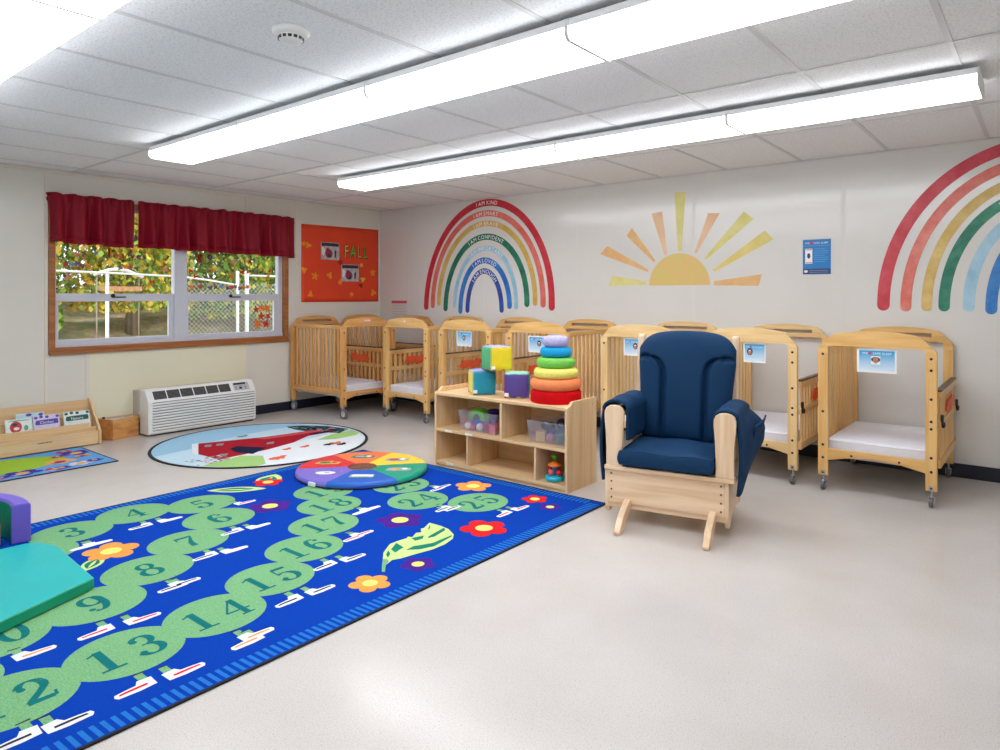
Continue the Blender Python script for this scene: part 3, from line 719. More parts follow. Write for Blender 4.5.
def caster(c, x, y, big, front, bottom):
    R_ = 0.055 if big else 0.030
    mb = MB()
    mb.box(x-0.013, y-0.021 if front else y-0.012, bottom+0.002, x+0.013, y+0.012 if front else y+0.021, bottom+0.034)      # plate on the post
    yy = y-0.0215 if front else y+0.0195
    mb.lathe([(0.006, 0), (0.006, 0.002)], (x, yy, bottom+0.018), 10, mat=1, axis='y')
    mb.lathe([(0.007, 2*R_+0.002), (0.007, bottom+0.004)], (x, y, 0), 10)
    mb.lathe([(0.0145, 2*R_-0.004), (0.0145, 2*R_+0.003), (0.008, 2*R_+0.006)], (x, y, 0), 12)
    dy = -0.012
    for q in (-1, 1):
        mb.prism([(y-0.010, 2*R_), (y+0.010, 2*R_), (y+dy+0.006, R_-0.004), (y+dy-0.006, R_-0.004)], 'x', x+q*0.0155-0.002, x+q*0.0155+0.002)
    o = mb.build('caster', [M['steel'], M['black']], c)
    mb = MB(); mb.lathe([(R_*0.62, -0.0115), (R_*0.92, -0.0115), (R_, -0.007), (R_, 0.007), (R_*0.92, 0.0115), (R_*0.62, 0.0115)], (x, y+dy, R_+0.0005), 24, axis='x')
    mb.lathe([(R_*0.6, -0.012), (R_*0.6, 0.012)], (x, y+dy, R_+0.0005), 16, axis='x', mat=1)
    mb.build('wheel', [M['tyre'], M['steel'] if not big else M['hub']], o)
def crib(label, x, y, rz, kind, gate, big=False, mlabel='', tagc=None, matz=0.0):
    c = thing('crib', label, 'crib', (x, y, 0), rz, 'wooden cribs along the walls')
    bottom = 0.125 if big else 0.098
    end_frame(c, 0.0, kind, bottom); end_frame(c, CD-0.036, kind, bottom)
    gx, sx = ((CW-0.045 if big else CW-0.013), 0.015) if gate == 'R' else (-0.017, CW-0.045)
    slat_side(c, sx, kind); gate_side(c, gx, kind, 1 if gate == 'R' else -1)
    mb = MB(); mb.box(0.05, 0.04, 0.222+matz, CW-0.05, CD-0.04, 0.238+matz)
    for yy in (0.09, CD-0.13): mb.box(0.046, yy, 0.24+matz-0.03, CW-0.046, yy+0.04, 0.2225+matz)
    mb.build('mattress_board', M['board'], c)
    for xx in (0.03, CW-0.03):
        for yy in (0.018, CD-0.018): caster(c, xx, yy, big, yy < .4, bottom)
    if tagc:
        mb = MB(); mb.box(0.335-tagc/2, -0.002, 1.005, 0.335+tagc/2, 0.001, 1.035, 0)
        for k in range(4):
            a = 0.335-tagc/2+tagc*(0.12+0.2*k); mb.box(a, -0.0028, 1.012, a+tagc*0.13, -0.0018, 1.028, 1)
        n = mb.build('name_sticker', [plain('pink name sticker', (240, 160, 170), 0.5, var=0.05), M['white_card']], c); n['label'] = 'pink name sticker'
    # mattress: a thing of its own inside the crib
    mt = thing('crib_mattress', mlabel, 'mattress', (x, y, 0), rz, 'white mattresses in the cribs')
    mb = MB(); z0, z1 = 0.2395+matz, 0.338+matz
    mb.box(0.05, 0.05, z0, CW-0.05, CD-0.05, z1)
    bmesh.ops.subdivide_edges(mb.bm, edges=mb.bm.edges[:], cuts=5, use_grid_fill=True)
    for v in mb.bm.verts:
        u = (v.co.x-0.335)/0.285; w = (v.co.y-0.46)/0.41
        if v.co.z > z1-0.001: v.co.z += 0.016*(1-u**2)*(1-w**2) + 0.003*sin(9*v.co.x+4*v.co.y)
    mb.build('cover', M['mattress'], mt, bevel=0.014, seg=3, smooth=True)
    mb = MB()
    ring = [(0.052, 0.052), (CW-0.052, 0.052), (CW-0.052, CD-0.052), (0.052, CD-0.052)]
    for a, b in zip(ring, ring[1:]+ring[:1]):
        mb.tube([(a[0], a[1], z1-0.014), (b[0], b[1], z1-0.014)], 0.0035, 6)
    mb.build('piping', M['mattress'], mt)
    return c
YF = -0.94
crib('honey wood crib with its slatted side to the room, standing at the window wall', 0.965, -1.352, pi/2, 'amber', 'R', True, 'white mattress in the crib at the window wall', .10)
crib('honey wood crib in the room corner, hidden behind the crib at the window wall', 0.965, -0.672, pi/2, 'amber', 'R', True, 'white mattress in the crib tucked into the room corner', .10)
crib('honey wood crib with a white dot on its arch, beside the corner cribs', 1.145, YF-0.01, 0, 'honey', 'L', False, 'white mattress in the crib with a white dot on its arch', .035)
crib('honey wood crib with a blue card behind the teal cloth block', 1.957, YF, 0, 'honey', 'L', False, 'white mattress in the honey crib behind the teal cloth block')
crib('honey wood crib behind the stacking ring toy', 2.815, YF, 0, 'honey', 'L', False, 'white mattress in the crib behind the stacking ring toy')
crib('pale wood crib between the toy shelf and the glider chair back', 3.805, YF, 0, 'pale', 'R', False, 'white mattress in the pale crib next to the ring toy crib')
crib('pale wood crib beside the free-standing honey crib, partly behind the glider', 4.663, YF, 0, 'pale', 'R', False, 'white mattress in the pale crib beside the free-standing honey crib')
crib('honey wood crib standing fully in view under the larger rainbow', 5.466, YF, 0, 'honey', 'R', False, 'white mattress in the fully visible crib under the larger rainbow')
YC = YF + 0.0155
sleep_card(2.19, YC, .80, .19, .145, 'small blue sleep card on the crib behind the teal cloth block', 1, .5)
sleep_card(3.055, YC, .785, .20, .145, 'blue sleep card on the crib behind the stacking ring toy', 1, .6)
sleep_card(4.01, YC, .808, .165, .14, 'blue sleep card between the ring toy and the glider chair back', 1, .62)
sleep_card(4.966, YC, .812, .155, .14, 'blue sleep card on the pale crib beside the free-standing crib', 1, .3)
sleep_card(5.697, YC, .795, .225, .15, 'wide white-bordered blue sleep card on the crib under the larger rainbow', 0, .48)
# ------------------------------------------------------------------ number caterpillar rug
RC = [carpet('rug royal blue', (2, 60, 166)), carpet('rug light blue', (36, 114, 196)), carpet('rug caterpillar green', (120, 174, 124), .2), carpet('rug teal digits', (20, 112, 112)),
      carpet('rug white', (228, 232, 240)), carpet('rug red', (222, 36, 40)), carpet('rug orange', (244, 158, 76)), carpet('rug purple', (76, 34, 140)), carpet('rug lemon', (224, 226, 120)),
      plain('rug black binding', (20, 20, 28), 0.9, var=0.0), carpet('rug dark green', (24, 126, 106)), carpet('rug pale lime', (196, 222, 140))]
RX0, RX1, RY0, RY1 = 2.245, 4.535, -5.79, -2.13
rug = thing('number_rug', 'large blue rug printed with a green number caterpillar and flowers', 'rug', (0, 0, 0))
mb = MB()
mb.box(RX0, RY0, 0.0005, RX1, RY1, 0.007, 0)
_rc = [0]
def rp(pts, lv, mat):
    a = sum(p[0]*q[1]-q[0]*p[1] for p, q in zip(pts, list(pts[1:])+[pts[0]]))
    _rc[0] += 1
    return mb.face([(x, y, 0.0072 + 0.0003*lv + 0.000012*(_rc[0] % 20)) for x, y in (pts if a > 0 else list(pts)[::-1])], mat)
# striped border
def stripes():
    w0, w1, p = 0.004, 0.078, 0.030
    y = RY0 + 0.02
    while y < RY1 - 0.04:
        rp([(RX1-w1, y), (RX1-w0, y+.004), (RX1-w0, y+.019), (RX1-w1, y+.015)], 0, 1)
        rp([(RX0+w0, y), (RX0+w1, y+.004), (RX0+w1, y+.019), (RX0+w0, y+.015)], 0, 1); y += p
    x = RX0 + 0.08
    while x < RX1 - 0.10:
        rp([(x, RY1-w1), (x+.015, RY1-w1), (x+.015, RY1-w0), (x, RY1-w0)], 0, 1); x += p
stripes()
def ell(cx, cy, rx, ry, n=40): return [(cx + rx*cos(2*pi*k/n), cy + ry*sin(2*pi*k/n)) for k in range(n)]
# serif digits as variable-width strokes in a .6 x 1 box
def arcp(cx, cy, rx, ry, a0, a1, n=10): return [(cx + rx*cos(radians(a0+(a1-a0)*k/n)), cy + ry*sin(radians(a0+(a1-a0)*k/n))) for k in range(n+1)]
def tw(pts, thin, thick, power=1.0):
    """stroke width grows where the stroke runs vertically, like a serif face"""
    out = []
    for i, p in enumerate(pts):
        a = pts[max(i-1, 0)]; b = pts[min(i+1, len(pts)-1)]
        d = sqrt((b[0]-a[0])**2+(b[1]-a[1])**2) or 1
        out.append((p, thin + (thick-thin)*(abs(b[1]-a[1])/d)**power))
    return out
ball = lambda x, y, r=.075: [('ball', x, y, r)]
DIG = {
 '0': [tw(arcp(.3, .5, .21, .46, 0, 360, 28), .06, .16, 2)],
 '1': [[((.3, .04), .17), ((.3, .96), .17)], [((.08, .03), .07), ((.54, .03), .07)], [((.08, .82), .05), ((.3, .93), .08)]],
 '2': [tw(arcp(.29, .7, .2, .26, 170, -30, 14) + [(.36, .42), (.2, .22), (.1, .08)], .06, .16, 1.5), [((.07, .09), .15), ((.5, .09), .13)], [((.52, .06), .06), ((.55, .26), .05)], ball(.13, .7)],
 '3': [tw(arcp(.28, .74, .18, .22, 165, -80, 14), .06, .15, 1.5), tw(arcp(.28, .27, .22, .25, 85, -165, 16), .06, .17, 1.5), [((.2, .52), .05), ((.32, .52), .05)], ball(.13, .78), ball(.11, .2)],
 '4': [[((.42, .04), .15), ((.42, .96), .15)], [((.40, .95), .05), ((.04, .3), .05)], [((.03, .3), .07), ((.6, .3), .07)], [((.27, .03), .06), ((.58, .03), .06)]],
 '5': [[((.13, .9), .14), ((.5, .9), .12)], [((.12, .93), .05), ((.11, .48), .05)], tw(arcp(.27, .3, .24, .28, 125, -160, 18), .05, .17, 1.5), ball(.11, .2)],
 '6': [tw(arcp(.3, .5, .22, .46, 65, 240, 16), .06, .17, 1.5), tw(arcp(.3, .3, .22, .27, -120, 240, 24), .06, .15, 1.5), ball(.44, .82)],
 '7': [[((.06, .9), .14), ((.54, .9), .12)], [((.07, .95), .05), ((.06, .7), .05)], [((.52, .88), .05), ((.4, .62), .1), ((.3, .36), .15), ((.27, .04), .19)]],
 '8': [tw(arcp(.3, .74, .17, .21, 0, 360, 22), .06, .13, 1.5), tw(arcp(.3, .27, .22, .25, 0, 360, 24), .06, .16, 1.5)],
}
DIG['9'] = [[(((.6-p[0][0]), 1-p[0][1]), p[1]) if p[0] != 'ball' else ('ball', .6-p[1], 1-p[2], p[3]) for p in st] for st in DIG['6']]
def digit(d, cx, cy, h, lv=3, mat=3):
    # reading direction +Y, top of the figure towards -X
    T = lambda x, y: (cx - (y-.5)*h, cy + (x-.3)*h)
    for st in DIG[d]:
        if st[0][0] == 'ball':
            rp([T(st[0][1] + st[0][3]*cos(q*pi/6), st[0][2] + st[0][3]*sin(q*pi/6)) for q in range(12)], lv, mat); continue
        pts = [s[0] for s in st]; ws = [s[1] for s in st]; L_, R_ = [], []
        closed = len(pts) > 4 and abs(pts[0][0]-pts[-1][0])+abs(pts[0][1]-pts[-1][1]) < 1e-6
        for i, p in enumerate(pts):
            a = pts[i-1] if i > 0 else (pts[-2] if closed else p); b = pts[i+1] if i < len(pts)-1 else (pts[1] if closed else p)
            dx, dy = b[0]-a[0], b[1]-a[1]; l = sqrt(dx*dx+dy*dy) or 1
            nx, ny = -dy/l, dx/l; w = ws[i]/2
            L_.append((p[0]+nx*w, p[1]+ny*w)); R_.append((p[0]-nx*w, p[1]-ny*w))
        for i in range(len(pts)-1):
            rp([T(*L_[i]), T(*R_[i]), T(*R_[i+1]), T(*L_[i+1])], lv, mat)
def shoe(cx, cy, sgn, accent, s=1.0):
    # toe towards sgn*Y, sole towards +X
    T = lambda a, b: (cx - b*s*1.3 - .006, cy + sgn*a*s*.95)
    rp([T(-.075, .10), T(-.03, .10), T(-.03, .03), T(-.075, .03)], 2, 2)                                   # leg
    rp([T(-.085, -.02), T(-.09, .045), T(-.02, .05), T(.0, .022), T(.06, .018), T(.11, .012), T(.118, -.006), T(.105, -.022), T(.0, -.026)], 3, 4)
    rp([T(-.05, -.004), T(.05, -.004), T(.095, -.006), T(.09, .006), T(.04, .010), T(-.05, .010)], 4, accent)
    rp([T(-.085, .108), T(-.022, .103), T(-.022, .096), T(-.085, .098)], 3, 9)
order = sorted(CIRC)
CIRC[12] = (4.115, -5.095); CIRC[10] = (3.61, -5.02)
for i, n in enumerate(order):
    cx, cy = CIRC[n]
    big = 1.0 if 3 <= n else 0.95
    rp(ell(cx, cy, .178*big, .198*big), 1 if i % 2 else 0, 2)
for n in order:
    cx, cy = CIRC[n]; s = str(n)
    h = .175
    if len(s) == 1: digit(s, cx, cy, h)
    else: digit(s[0], cx+.004, cy-.072, h); digit(s[1], cx+.004, cy+.072, h)
for x, y, sg, ac_ in SHOES: shoe(x+.012, y-sg*.012, sg, ac_, .66)
def flower(c, r, x, y):
    m = {'o': 6, 'r': 5, 'p': 7}[c]
    for k in range(5):
        q = 2*pi*k/5 + x*3
        rp(ell(x + .60*r*cos(q), y + .60*r*sin(q), .40*r, .40*r, 18), 1 if k % 2 else 2 if k else 3, m)
    rp(ell(x, y, .45*r, .45*r, 18), 3, m)
    rp(ell(x, y, .36*r, .36*r, 20), 4, 8)
for c, r, x, y in FLOWERS: flower(c, r, x, y)
rp(LEAF, 1, 11); rp(LEAF_STEM, 1, 2)
for p in LEAF_STRIPES: rp(p, 2, 10)
def leaf_shape(p, q, w, bend=0.0):
    dx, dy = q[0]-p[0], q[1]-p[1]; l = sqrt(dx*dx+dy*dy); nx, ny = -dy/l, dx/l
    f = lambda t, e: (p[0]+dx*t + nx*(e*w*sin(pi*t)**.8 + bend*sin(pi*t)), p[1]+dy*t + ny*(e*w*sin(pi*t)**.8 + bend*sin(pi*t)))
    return [f(k/14, 1) for k in range(15)] + [f(k/14, -1) for k in range(13, 0, -1)]
for p, q, w in (((2.376, -3.537), (2.63, -3.26), .062), ((2.53, -3.235), (2.36, -3.02), .085), ((3.19, -4.55), (3.05, -4.43), .045)):
    rp(leaf_shape(p, q, w), 1, 11)
    mx_, my_ = (p[0]+q[0])/2, (p[1]+q[1])/2
    a = (p[0]*.85+q[0]*.15, p[1]*.85+q[1]*.15); b = (p[0]*.2+q[0]*.8, p[1]*.2+q[1]*.8)
    rp(leaf_shape(a, b, w*.28, w*.42), 2, 10); rp(leaf_shape(a, b, w*.22, -w*.42), 2, 10)
mb.build('pile', RC, rug, fix=False)
mb = MB(); w = 0.012
for a in ((RX0-w, RY0-w, RX1+w, RY0), (RX0-w, RY1, RX1+w, RY1+w), (RX0-w, RY0, RX0, RY1), (RX1, RY0, RX1+w, RY1)): mb.box(a[0], a[1], 0.0005, a[2], a[3], 0.0085)
mb.build('binding', RC[9], rug, bevel=0.003)

# ------------------------------------------------------------------ round barn rug
BC = [carpet('barn rug pale sky', (196, 222, 238)), carpet('barn rug sky blue', (160, 204, 232)), carpet('barn rug red', (168, 28, 44)), carpet('barn rug dusty red', (196, 78, 88)), carpet('barn rug white', (226, 232, 238)),
      carpet('barn rug grass', (164, 204, 128)), carpet('barn rug pine', (48, 78, 80)), carpet('barn rug navy', (28, 32, 62)), carpet('barn rug orange', (226, 110, 74)), carpet('barn rug grey', (140, 142, 150)), RC[9]]
br = thing('barn_rug', 'round pale blue rug with a red barn scene in front of the air conditioner', 'rug', (1.33, -2.48, 0))
cx0, cy0, R0 = 1.33, -2.48, 0.895
mb = MB(); mb.lathe([(R0-.02, 0.0005), (R0-.02, 0.0065)], n=72)
def bp_(pts, lv, m):
    q = []; _rc[0] += 1
    for x, y in pts:
        dx, dy = x-cx0, y-cy0; d = sqrt(dx*dx+dy*dy)
        if d > R0-.02: dx *= (R0-.02)/d; dy *= (R0-.02)/d
        q.append((dx, dy, 0.0068+0.0003*lv+.000012*(_rc[0] % 20)))
    mb.face(q, m)
sky = [(cx0 + .87*cos(radians(a)), cy0 + .87*sin(radians(a))) for a in range(120, 262, 6)]
bp_(sky + [(1.1, -3.0), (.95, -2.7), (.9, -2.3)], 0, 1)
bp_(GROUND, 0, 4); bp_(GREEN1, 1, 5); bp_(GREEN2, 1, 5); bp_(TREES, 1, 6)
bp_(BARN_WALL, 2, 2); bp_(BARN_ROOF, 3, 3); bp_(BARN_END, 3, 4); bp_(BARN_DOOR, 3, 7)
for p in BARN_WINS: bp_(p, 3, 9)
rr = random.Random(3)
for k in range(46):   # picket fence and flowers along the barn foot
    u, v = rr.random(), rr.random()
    x = 1.48 + .22*u; y = -3.24 + .26*v
    bp_(ell(x, y, .012, .018, 8), 4, rr.choice((7, 4, 8, 9, 4)))
for k in range(40):   # dark tree line at the far end of the barn
    u = rr.random(); x = .92 + .5*u + rr.uniform(-.06, .06); y = -1.9 + .16*u + rr.uniform(-.07, .07)
    bp_(ell(x, y, .03, .03, 9), 4, rr.choice((6, 6, 7, 9)))
for k in range(10):
    u = k/9; bp_(ell(1.36 + .02*k % .04, -2.0 + .02*k, .03, .025, 8), 4, 7)
for (p, r, c) in ANIMALS:
    m = {'o': 8, 'k': 7, 'g': 9}[c]
    bp_(ell(p[0], p[1], r*.6, r), 5, m); bp_(ell(p[0]-.02, p[1]+r, r*.35, r*.4), 6, m); bp_(ell(p[0]+.6*r, p[1]-.3*r, r*.25, r*.2), 6, m); bp_(ell(p[0]+.6*r, p[1]+.4*r, r*.25, r*.2), 6, m)
mb.build('pile', BC, br, fix=False)
mb = MB(); mb.lathe([(R0-.024, 0.0005), (R0, 0.0005), (R0+.002, 0.004), (R0, 0.008), (R0-.024, 0.008)], n=96, closed=True)
mb.build('binding', RC[9], br)

# ------------------------------------------------------------------ small garden rug by the book display
sr = thing('garden_rug', 'light blue rug with a green meadow and flower border below the book display', 'rug', (0, 0, 0))
SX0, SX1, SY0, SY1 = 0.30, 1.045, -5.0, -3.565
GC = [carpet('garden rug blue', (104, 168, 226)), carpet('garden rug lime', (166, 204, 66)), carpet('garden rug violet', (70, 60, 160)), carpet('garden rug pink', (196, 60, 120)), carpet('garden rug apricot', (244, 178, 90)), carpet('garden rug pale', (220, 214, 236)), RC[9]]
mb = MB(); mb.box(SX0, SY0, .0005, SX1, SY1, .006)
def sp_(pts, lv, m): _rc.__setitem__(0, _rc[0]+1); mb.face([(min(max(x, SX0+.02), SX1-.02), min(max(y, SY0+.02), SY1-.02), .0063+.0003*lv+.000012*(_rc[0] % 20)) for x, y in pts], m)
sp_(ell(.60, -4.28, .26, .50, 40), 0, 1)
for (x, y), r, c in [(p, r, c) for p, r, c in SR_FLOWERS] + [((.92, -4.55), .08, 'p'), ((.92, -4.75), .06, 'r'), ((.45, -4.8), .08, 'o')]:
    m = {'p': 2, 'r': 3, 'o': 4, 'w': 5}[c]
    x = min(max(x, SX0+.09), SX1-.09); y = min(max(y, SY0+.09), SY1-.1)
    for k in range(5): sp_(ell(x + .55*r*cos(2*pi*k/5), y + .8*r*sin(2*pi*k/5), .4*r, .5*r, 12), 1+k % 2, m)
    sp_(ell(x, y, .35*r, .45*r, 12), 4, 4 if m != 4 else 3)
    sp_([(x+.03, y-.09), (x+.05, y-.02), (x+.035, y+.05), (x+.02, y-.02)], 3, (3, 2, 5, 4)[int(r*100) % 4])
mb.build('pile', GC, sr, fix=False)
mb = MB(); w = .01
for a in ((SX0-w, SY0-w, SX1+w, SY0), (SX0-w, SY1, SX1+w, SY1+w), (SX0-w, SY0, SX0, SY1), (SX1, SY0, SX1+w, SY1)): mb.box(a[0], a[1], .0005, a[2], a[3], .0075)
mb.build('binding', GC[6], sr, bevel=.002)

# ------------------------------------------------------------------ padded colour wheel mat
wh = thing('color_wheel_mat', 'round padded mat of six coloured wedges at the corner of the blue rug', 'play mat', (2.79, -2.585, 0.0088))
vin = lambda n, c: plain(n, c, 0.4, var=0.03, scale=8)
WC = [vin('wheel orange', (244, 128, 84)), vin('wheel yellow', (250, 216, 70)), vin('wheel green', (10, 158, 128)), vin('wheel blue', (20, 96, 196)), vin('wheel violet', (124, 112, 206)), vin('wheel red', (222, 54, 62))]
RW, TW = .467, .042
# wedge boundaries from the viewer's left, seen from above (world angles)
base_a = 116
for k in range(6):
    a0, a1 = radians(base_a + 54 - 60*k), radians(base_a + 54 - 60*(k+1)); mb = MB()
    prof = [(.104, .0), (.104, TW-.003), (.125, TW), (RW-.02, TW), (RW-.006, TW-.006), (RW, TW-.018), (RW, .012), (RW-.008, .0)]
    n = 14; rows = [[(r*cos(a0+(a1-a0)*i/n), r*sin(a0+(a1-a0)*i/n), z) for r, z in prof] for i in range(n+1)]
    for i in range(n):
        for j in range(len(prof)):
            j2 = (j+1) % len(prof); mb.face([rows[i][j], rows[i+1][j], rows[i+1][j2], rows[i][j2]])
    mb.face(rows[0]); mb.face(rows[-1][::-1])
    bmesh.ops.remove_doubles(mb.bm, verts=mb.bm.verts, dist=1e-5)
    wd = mb.build('wedge', WC[k], wh); am = (a0+a1)/2; c = (.29*cos(am), .29*sin(am))
    mb = MB(); e1 = (cos(.68), sin(.68)); e2 = (-e1[1], e1[0])     # pictures face the viewer
    Tp = lambda a, b, z: (c[0]+a*e1[0]+b*e2[0], c[1]+a*e1[1]+b*e2[1], TW+z)
    W2 = [M['white_card'], plain('wheel print grey', (150, 170, 180), .5, var=.2, scale=40), plain('wheel print green', (70, 140, 90), .5, var=.2, scale=40), plain('wheel print tan', (222, 170, 104), .5, var=.2, scale=40), plain('wheel print red', (200, 70, 70), .5, var=.2, scale=40)] if k == 0 else W2
    if k == 4:
        mb.face([Tp(.07*cos(q*pi/8), .05*sin(q*pi/8)*(1 if q > 8 else .7), .0006) for q in range(16)], 0); mb.face([Tp(.02*cos(q*pi/6)+.01, .012*sin(q*pi/6), .0012) for q in range(12)], 1)
        for q in range(5): mb.face([Tp(-.085+.045*q, .045+.01*(q % 2), .0006), Tp(-.078+.045*q, .045+.01*(q % 2), .0006), Tp(-.07+.045*q, .06, .0006)], 0)
    elif k == 3:
        mb.face([Tp(a, b, .0006) for a, b in ((-.09, -.035), (.08, -.035), (.08, .05), (-.085, .05))], 1); mb.face([Tp(a, b, .0012) for a, b in ((-.075, -.005), (.07, -.005), (.07, .04), (-.07, .04))], 0)
        mb.face([Tp(a, b, .0012) for a, b in ((-.095, -.04), (.1, -.04), (.1, -.03), (-.095, -.03))], 2)
    else:
        p, q2 = ((2, 1), (1, 4), (1, 3), (0, 0), (0, 0), (3, 2))[k]
        mb.face([Tp(a, b, .0006) for a, b in ((-.09, -.03), (-.02, -.055), (.085, -.035), (.095, .02), (.02, .055), (-.07, .035))], p)
        mb.face([Tp(-.02+.04*cos(q*pi/6), .03*sin(q*pi/6), .0012) for q in range(12)], q2); mb.face([Tp(.045+.022*cos(q*pi/6), .01+.022*sin(q*pi/6), .0012) for q in range(12)], 0 if k != 5 else 4)
    mb.build('picture', W2, wd)
mb = MB(); mb.lathe([(.104, 0), (.104, TW-.006), (.09, TW-.002), (.0005, TW-.001)], n=36)
mb.build('center_disc', plain('brown printed disc', (120, 76, 58), .5, var=.5, scale=45), wh)
mb = MB(); mb.lathe([(RW-.012, .0), (RW+.002, .002), (RW+.004, .008), (RW+.001, .013), (RW-.012, .012)], n=64, closed=True); mb.build('edge_piping', plain('dark navy piping', (20, 26, 70), .5, var=0), wh)
mb = MB(); a = radians(-84); mb.box(-.03, -.012, .006, .03, .0, .03); mb.xform(Matrix.Translation((RW*cos(a), RW*sin(a), 0)) @ Matrix.Rotation(a+pi/2, 4, 'Z'))
mb.build('tag', M['white_card'], wh)

# ------------------------------------------------------------------ teal foam mat and curved foam block at the left
M['teal'] = plain('teal vinyl', (14, 178, 180), .38, var=.03, scale=4, bump=.05, bscale=6); M['teal_side'] = plain('green vinyl', (0, 146, 110), .4, var=.03, scale=4)
pl = thing('foam_mat', 'flat teal vinyl foam mat lying on the blue number rug', 'play mat', (0, 0, 0.0088))
out = [(3.433, -4.597), (3.449, -4.625), (3.60, -4.985), (3.70, -5.24), (3.30, -5.40), (2.90, -5.34), (2.75, -5.10), (2.715, -4.80), (2.723, -4.65), (2.75, -4.605), (2.86, -4.566), (2.90, -4.562)]
mb = MB(); mb.prism(out, 'z', 0, .05, 0)
for f in mb.bm.faces: f.material_index = 0 if abs(f.normal.z) > .5 or all(v.co.z > .04 for v in f.verts) else 1
mb.build('cushion', [M['teal'], M['teal_side']], pl, bevel=.009, seg=3)
# curved foam arc
M['lilac'] = plain('violet vinyl', (112, 92, 206), .4, var=.04, scale=5, bump=.05, bscale=8)
fa = thing('foam_arc', 'curved violet and green foam play block standing behind the teal mat', 'foam block', (2.445, -5.085, 0.0088))
mb = MB(); n = 30; sec = [(.435, 0), (.435, .192), (.447, .202), (.508, .202), (.52, .192), (.52, 0)]; a0, a1 = radians(78), radians(250)
rows = [[(r*cos(a0+(a1-a0)*i/n), r*sin(a0+(a1-a0)*i/n), z) for r, z in sec] for i in range(n+1)]
for i in range(n):
    for j in range(len(sec)):
        j2 = (j+1) % len(sec); mb.face([rows[i][j], rows[i+1][j], rows[i+1][j2], rows[i][j2]], 1 if j == 0 else 0)
mb.face(rows[0]); mb.face(rows[-1][::-1])
bmesh.ops.remove_doubles(mb.bm, verts=mb.bm.verts, dist=1e-5)
mb.build('foam_body', [M['lilac'], M['teal_side']], fa, bevel=.006)
fd = thing('foam_drum', 'low tan foam drum with a blue top inside the curved foam block', 'foam block', (2.47, -4.80, 0.0088))
mb = MB(); mb.lathe([(.105, 0), (.11, .01), (.11, .10), (.105, .108)], n=36); mb.build('drum_side', plain('tan vinyl', (190, 150, 112), .45, var=.05), fd)
mb = MB(); mb.lathe([(.106, .106), (.104, .118), (.09, .124), (.0005, .125)], n=36); mb.build('drum_top', plain('blue vinyl', (30, 130, 200), .45, var=.05), fd)

# ------------------------------------------------------------------ air conditioner under the window
ac = thing('air_conditioner', 'white louvred wall air conditioner under the window', 'air conditioner', (0, -2.46, 0))
Y0, Y1 = -0.545, 0.53
mb = MB(); mb.box(.001, Y0-.01, .165, .125, Y1, .405); mb.build('wall_sleeve', plain('beige metal sleeve', (190, 182, 170), .5, var=.03), ac, bevel=.004)
prof = [(.12, .012), (.285, .012), (.30, .03), (.30, .305), (.292, .325), (.235, .405), (.215, .418), (.12, .418)]
mb = MB(); mb.prism(prof, 'y', Y0, Y1); cov = mb.build('front_cover', M['white_plastic'], ac, bevel=.006)
mb = MB()
for k in range(10):
    z = .052 + .0255*k
    mb.prism([(.299, z), (.309, z+.003), (.309, z+.013), (.299, z+.018)], 'y', Y0+.035, Y1-.012)
mb.build('louvre_panel', M['white_plastic'], cov, bevel=.002)
mb = MB()
for k in range(11): mb.box(.2985, Y0+.04, .0445+.0255*k, .3006, Y1-.015, .0515+.0255*k)
mb.build('louvre_gap', plain('pale grey gap', (128, 130, 136), .6, var=0), cov)
# sloped face: from (.292,.325) to (.235,.405)
def slope(s, out=0.0):   # s 0 bottom .. 1 top
    dx, dz = -.057, .08; l = sqrt(dx*dx+dz*dz); nx, nz = dz/l, -dx/l
    return (.292+dx*s+nx*out, .325+dz*s+nz*out)
dk = plain('dark grille', (96, 96, 98), .5, var=.25, scale=90)
ya, yb = Y0+.055, .27
cw = (yb-ya)/6
for k in range(6):
    a, b = ya+cw*k+.005, ya+cw*(k+1)-.005; mb = MB()
    q = [slope(.06, .0012), slope(.94, .0012)]
    mb.face([(q[0][0], a, q[0][1]), (q[0][0], b, q[0][1]), (q[1][0], b, q[1][1]), (q[1][0], a, q[1][1])], 0)
    for j in range(6):
        s = .12+.14*j; p0, p1 = slope(s, .002), slope(s+.05, .004)
        mb.face([(p0[0], a, p0[1]), (p0[0], b, p0[1]), (p1[0], b, p1[1]), (p1[0], a, p1[1])], 1)
    mb.build('air_grille', [M['black'], dk], cov, fix=False)
mb = MB(); q = [slope(.05, .0015), slope(.96, .0015)]
mb.face([(q[0][0], .30, q[0][1]), (q[0][0], .47, q[0][1]), (q[1][0], .47, q[1][1]), (q[1][0], .30, q[1][1])], 0)
q = [slope(.70, .0022), slope(.92, .0022)]; mb.face([(q[0][0], .31, q[0][1]), (q[0][0], .44, q[0][1]), (q[1][0], .44, q[1][1]), (q[1][0], .31, q[1][1])], 1)
for (s0, s1, a, b, m) in ((.2, .42, .36, .39, 1), (.15, .55, .32, .335, 2), (.15, .55, .42, .435, 2), (.5, .6, .35, .4, 2)):
    q = [slope(s0, .0022), slope(s1, .0022)]; mb.face([(q[0][0], a, q[0][1]), (q[0][0], b, q[0][1]), (q[1][0], b, q[1][1]), (q[1][0], a, q[1][1])], m)
mb.build('control_panel', [plain('control grey', (190, 192, 196), .4, var=0), M['black'], M['grey_plastic']], cov, fix=False)
mb = MB(); mb.box(.13, Y0+.02, .0006, .285, Y1-.02, .0135); mb.build('base_tray', M['black'], ac)

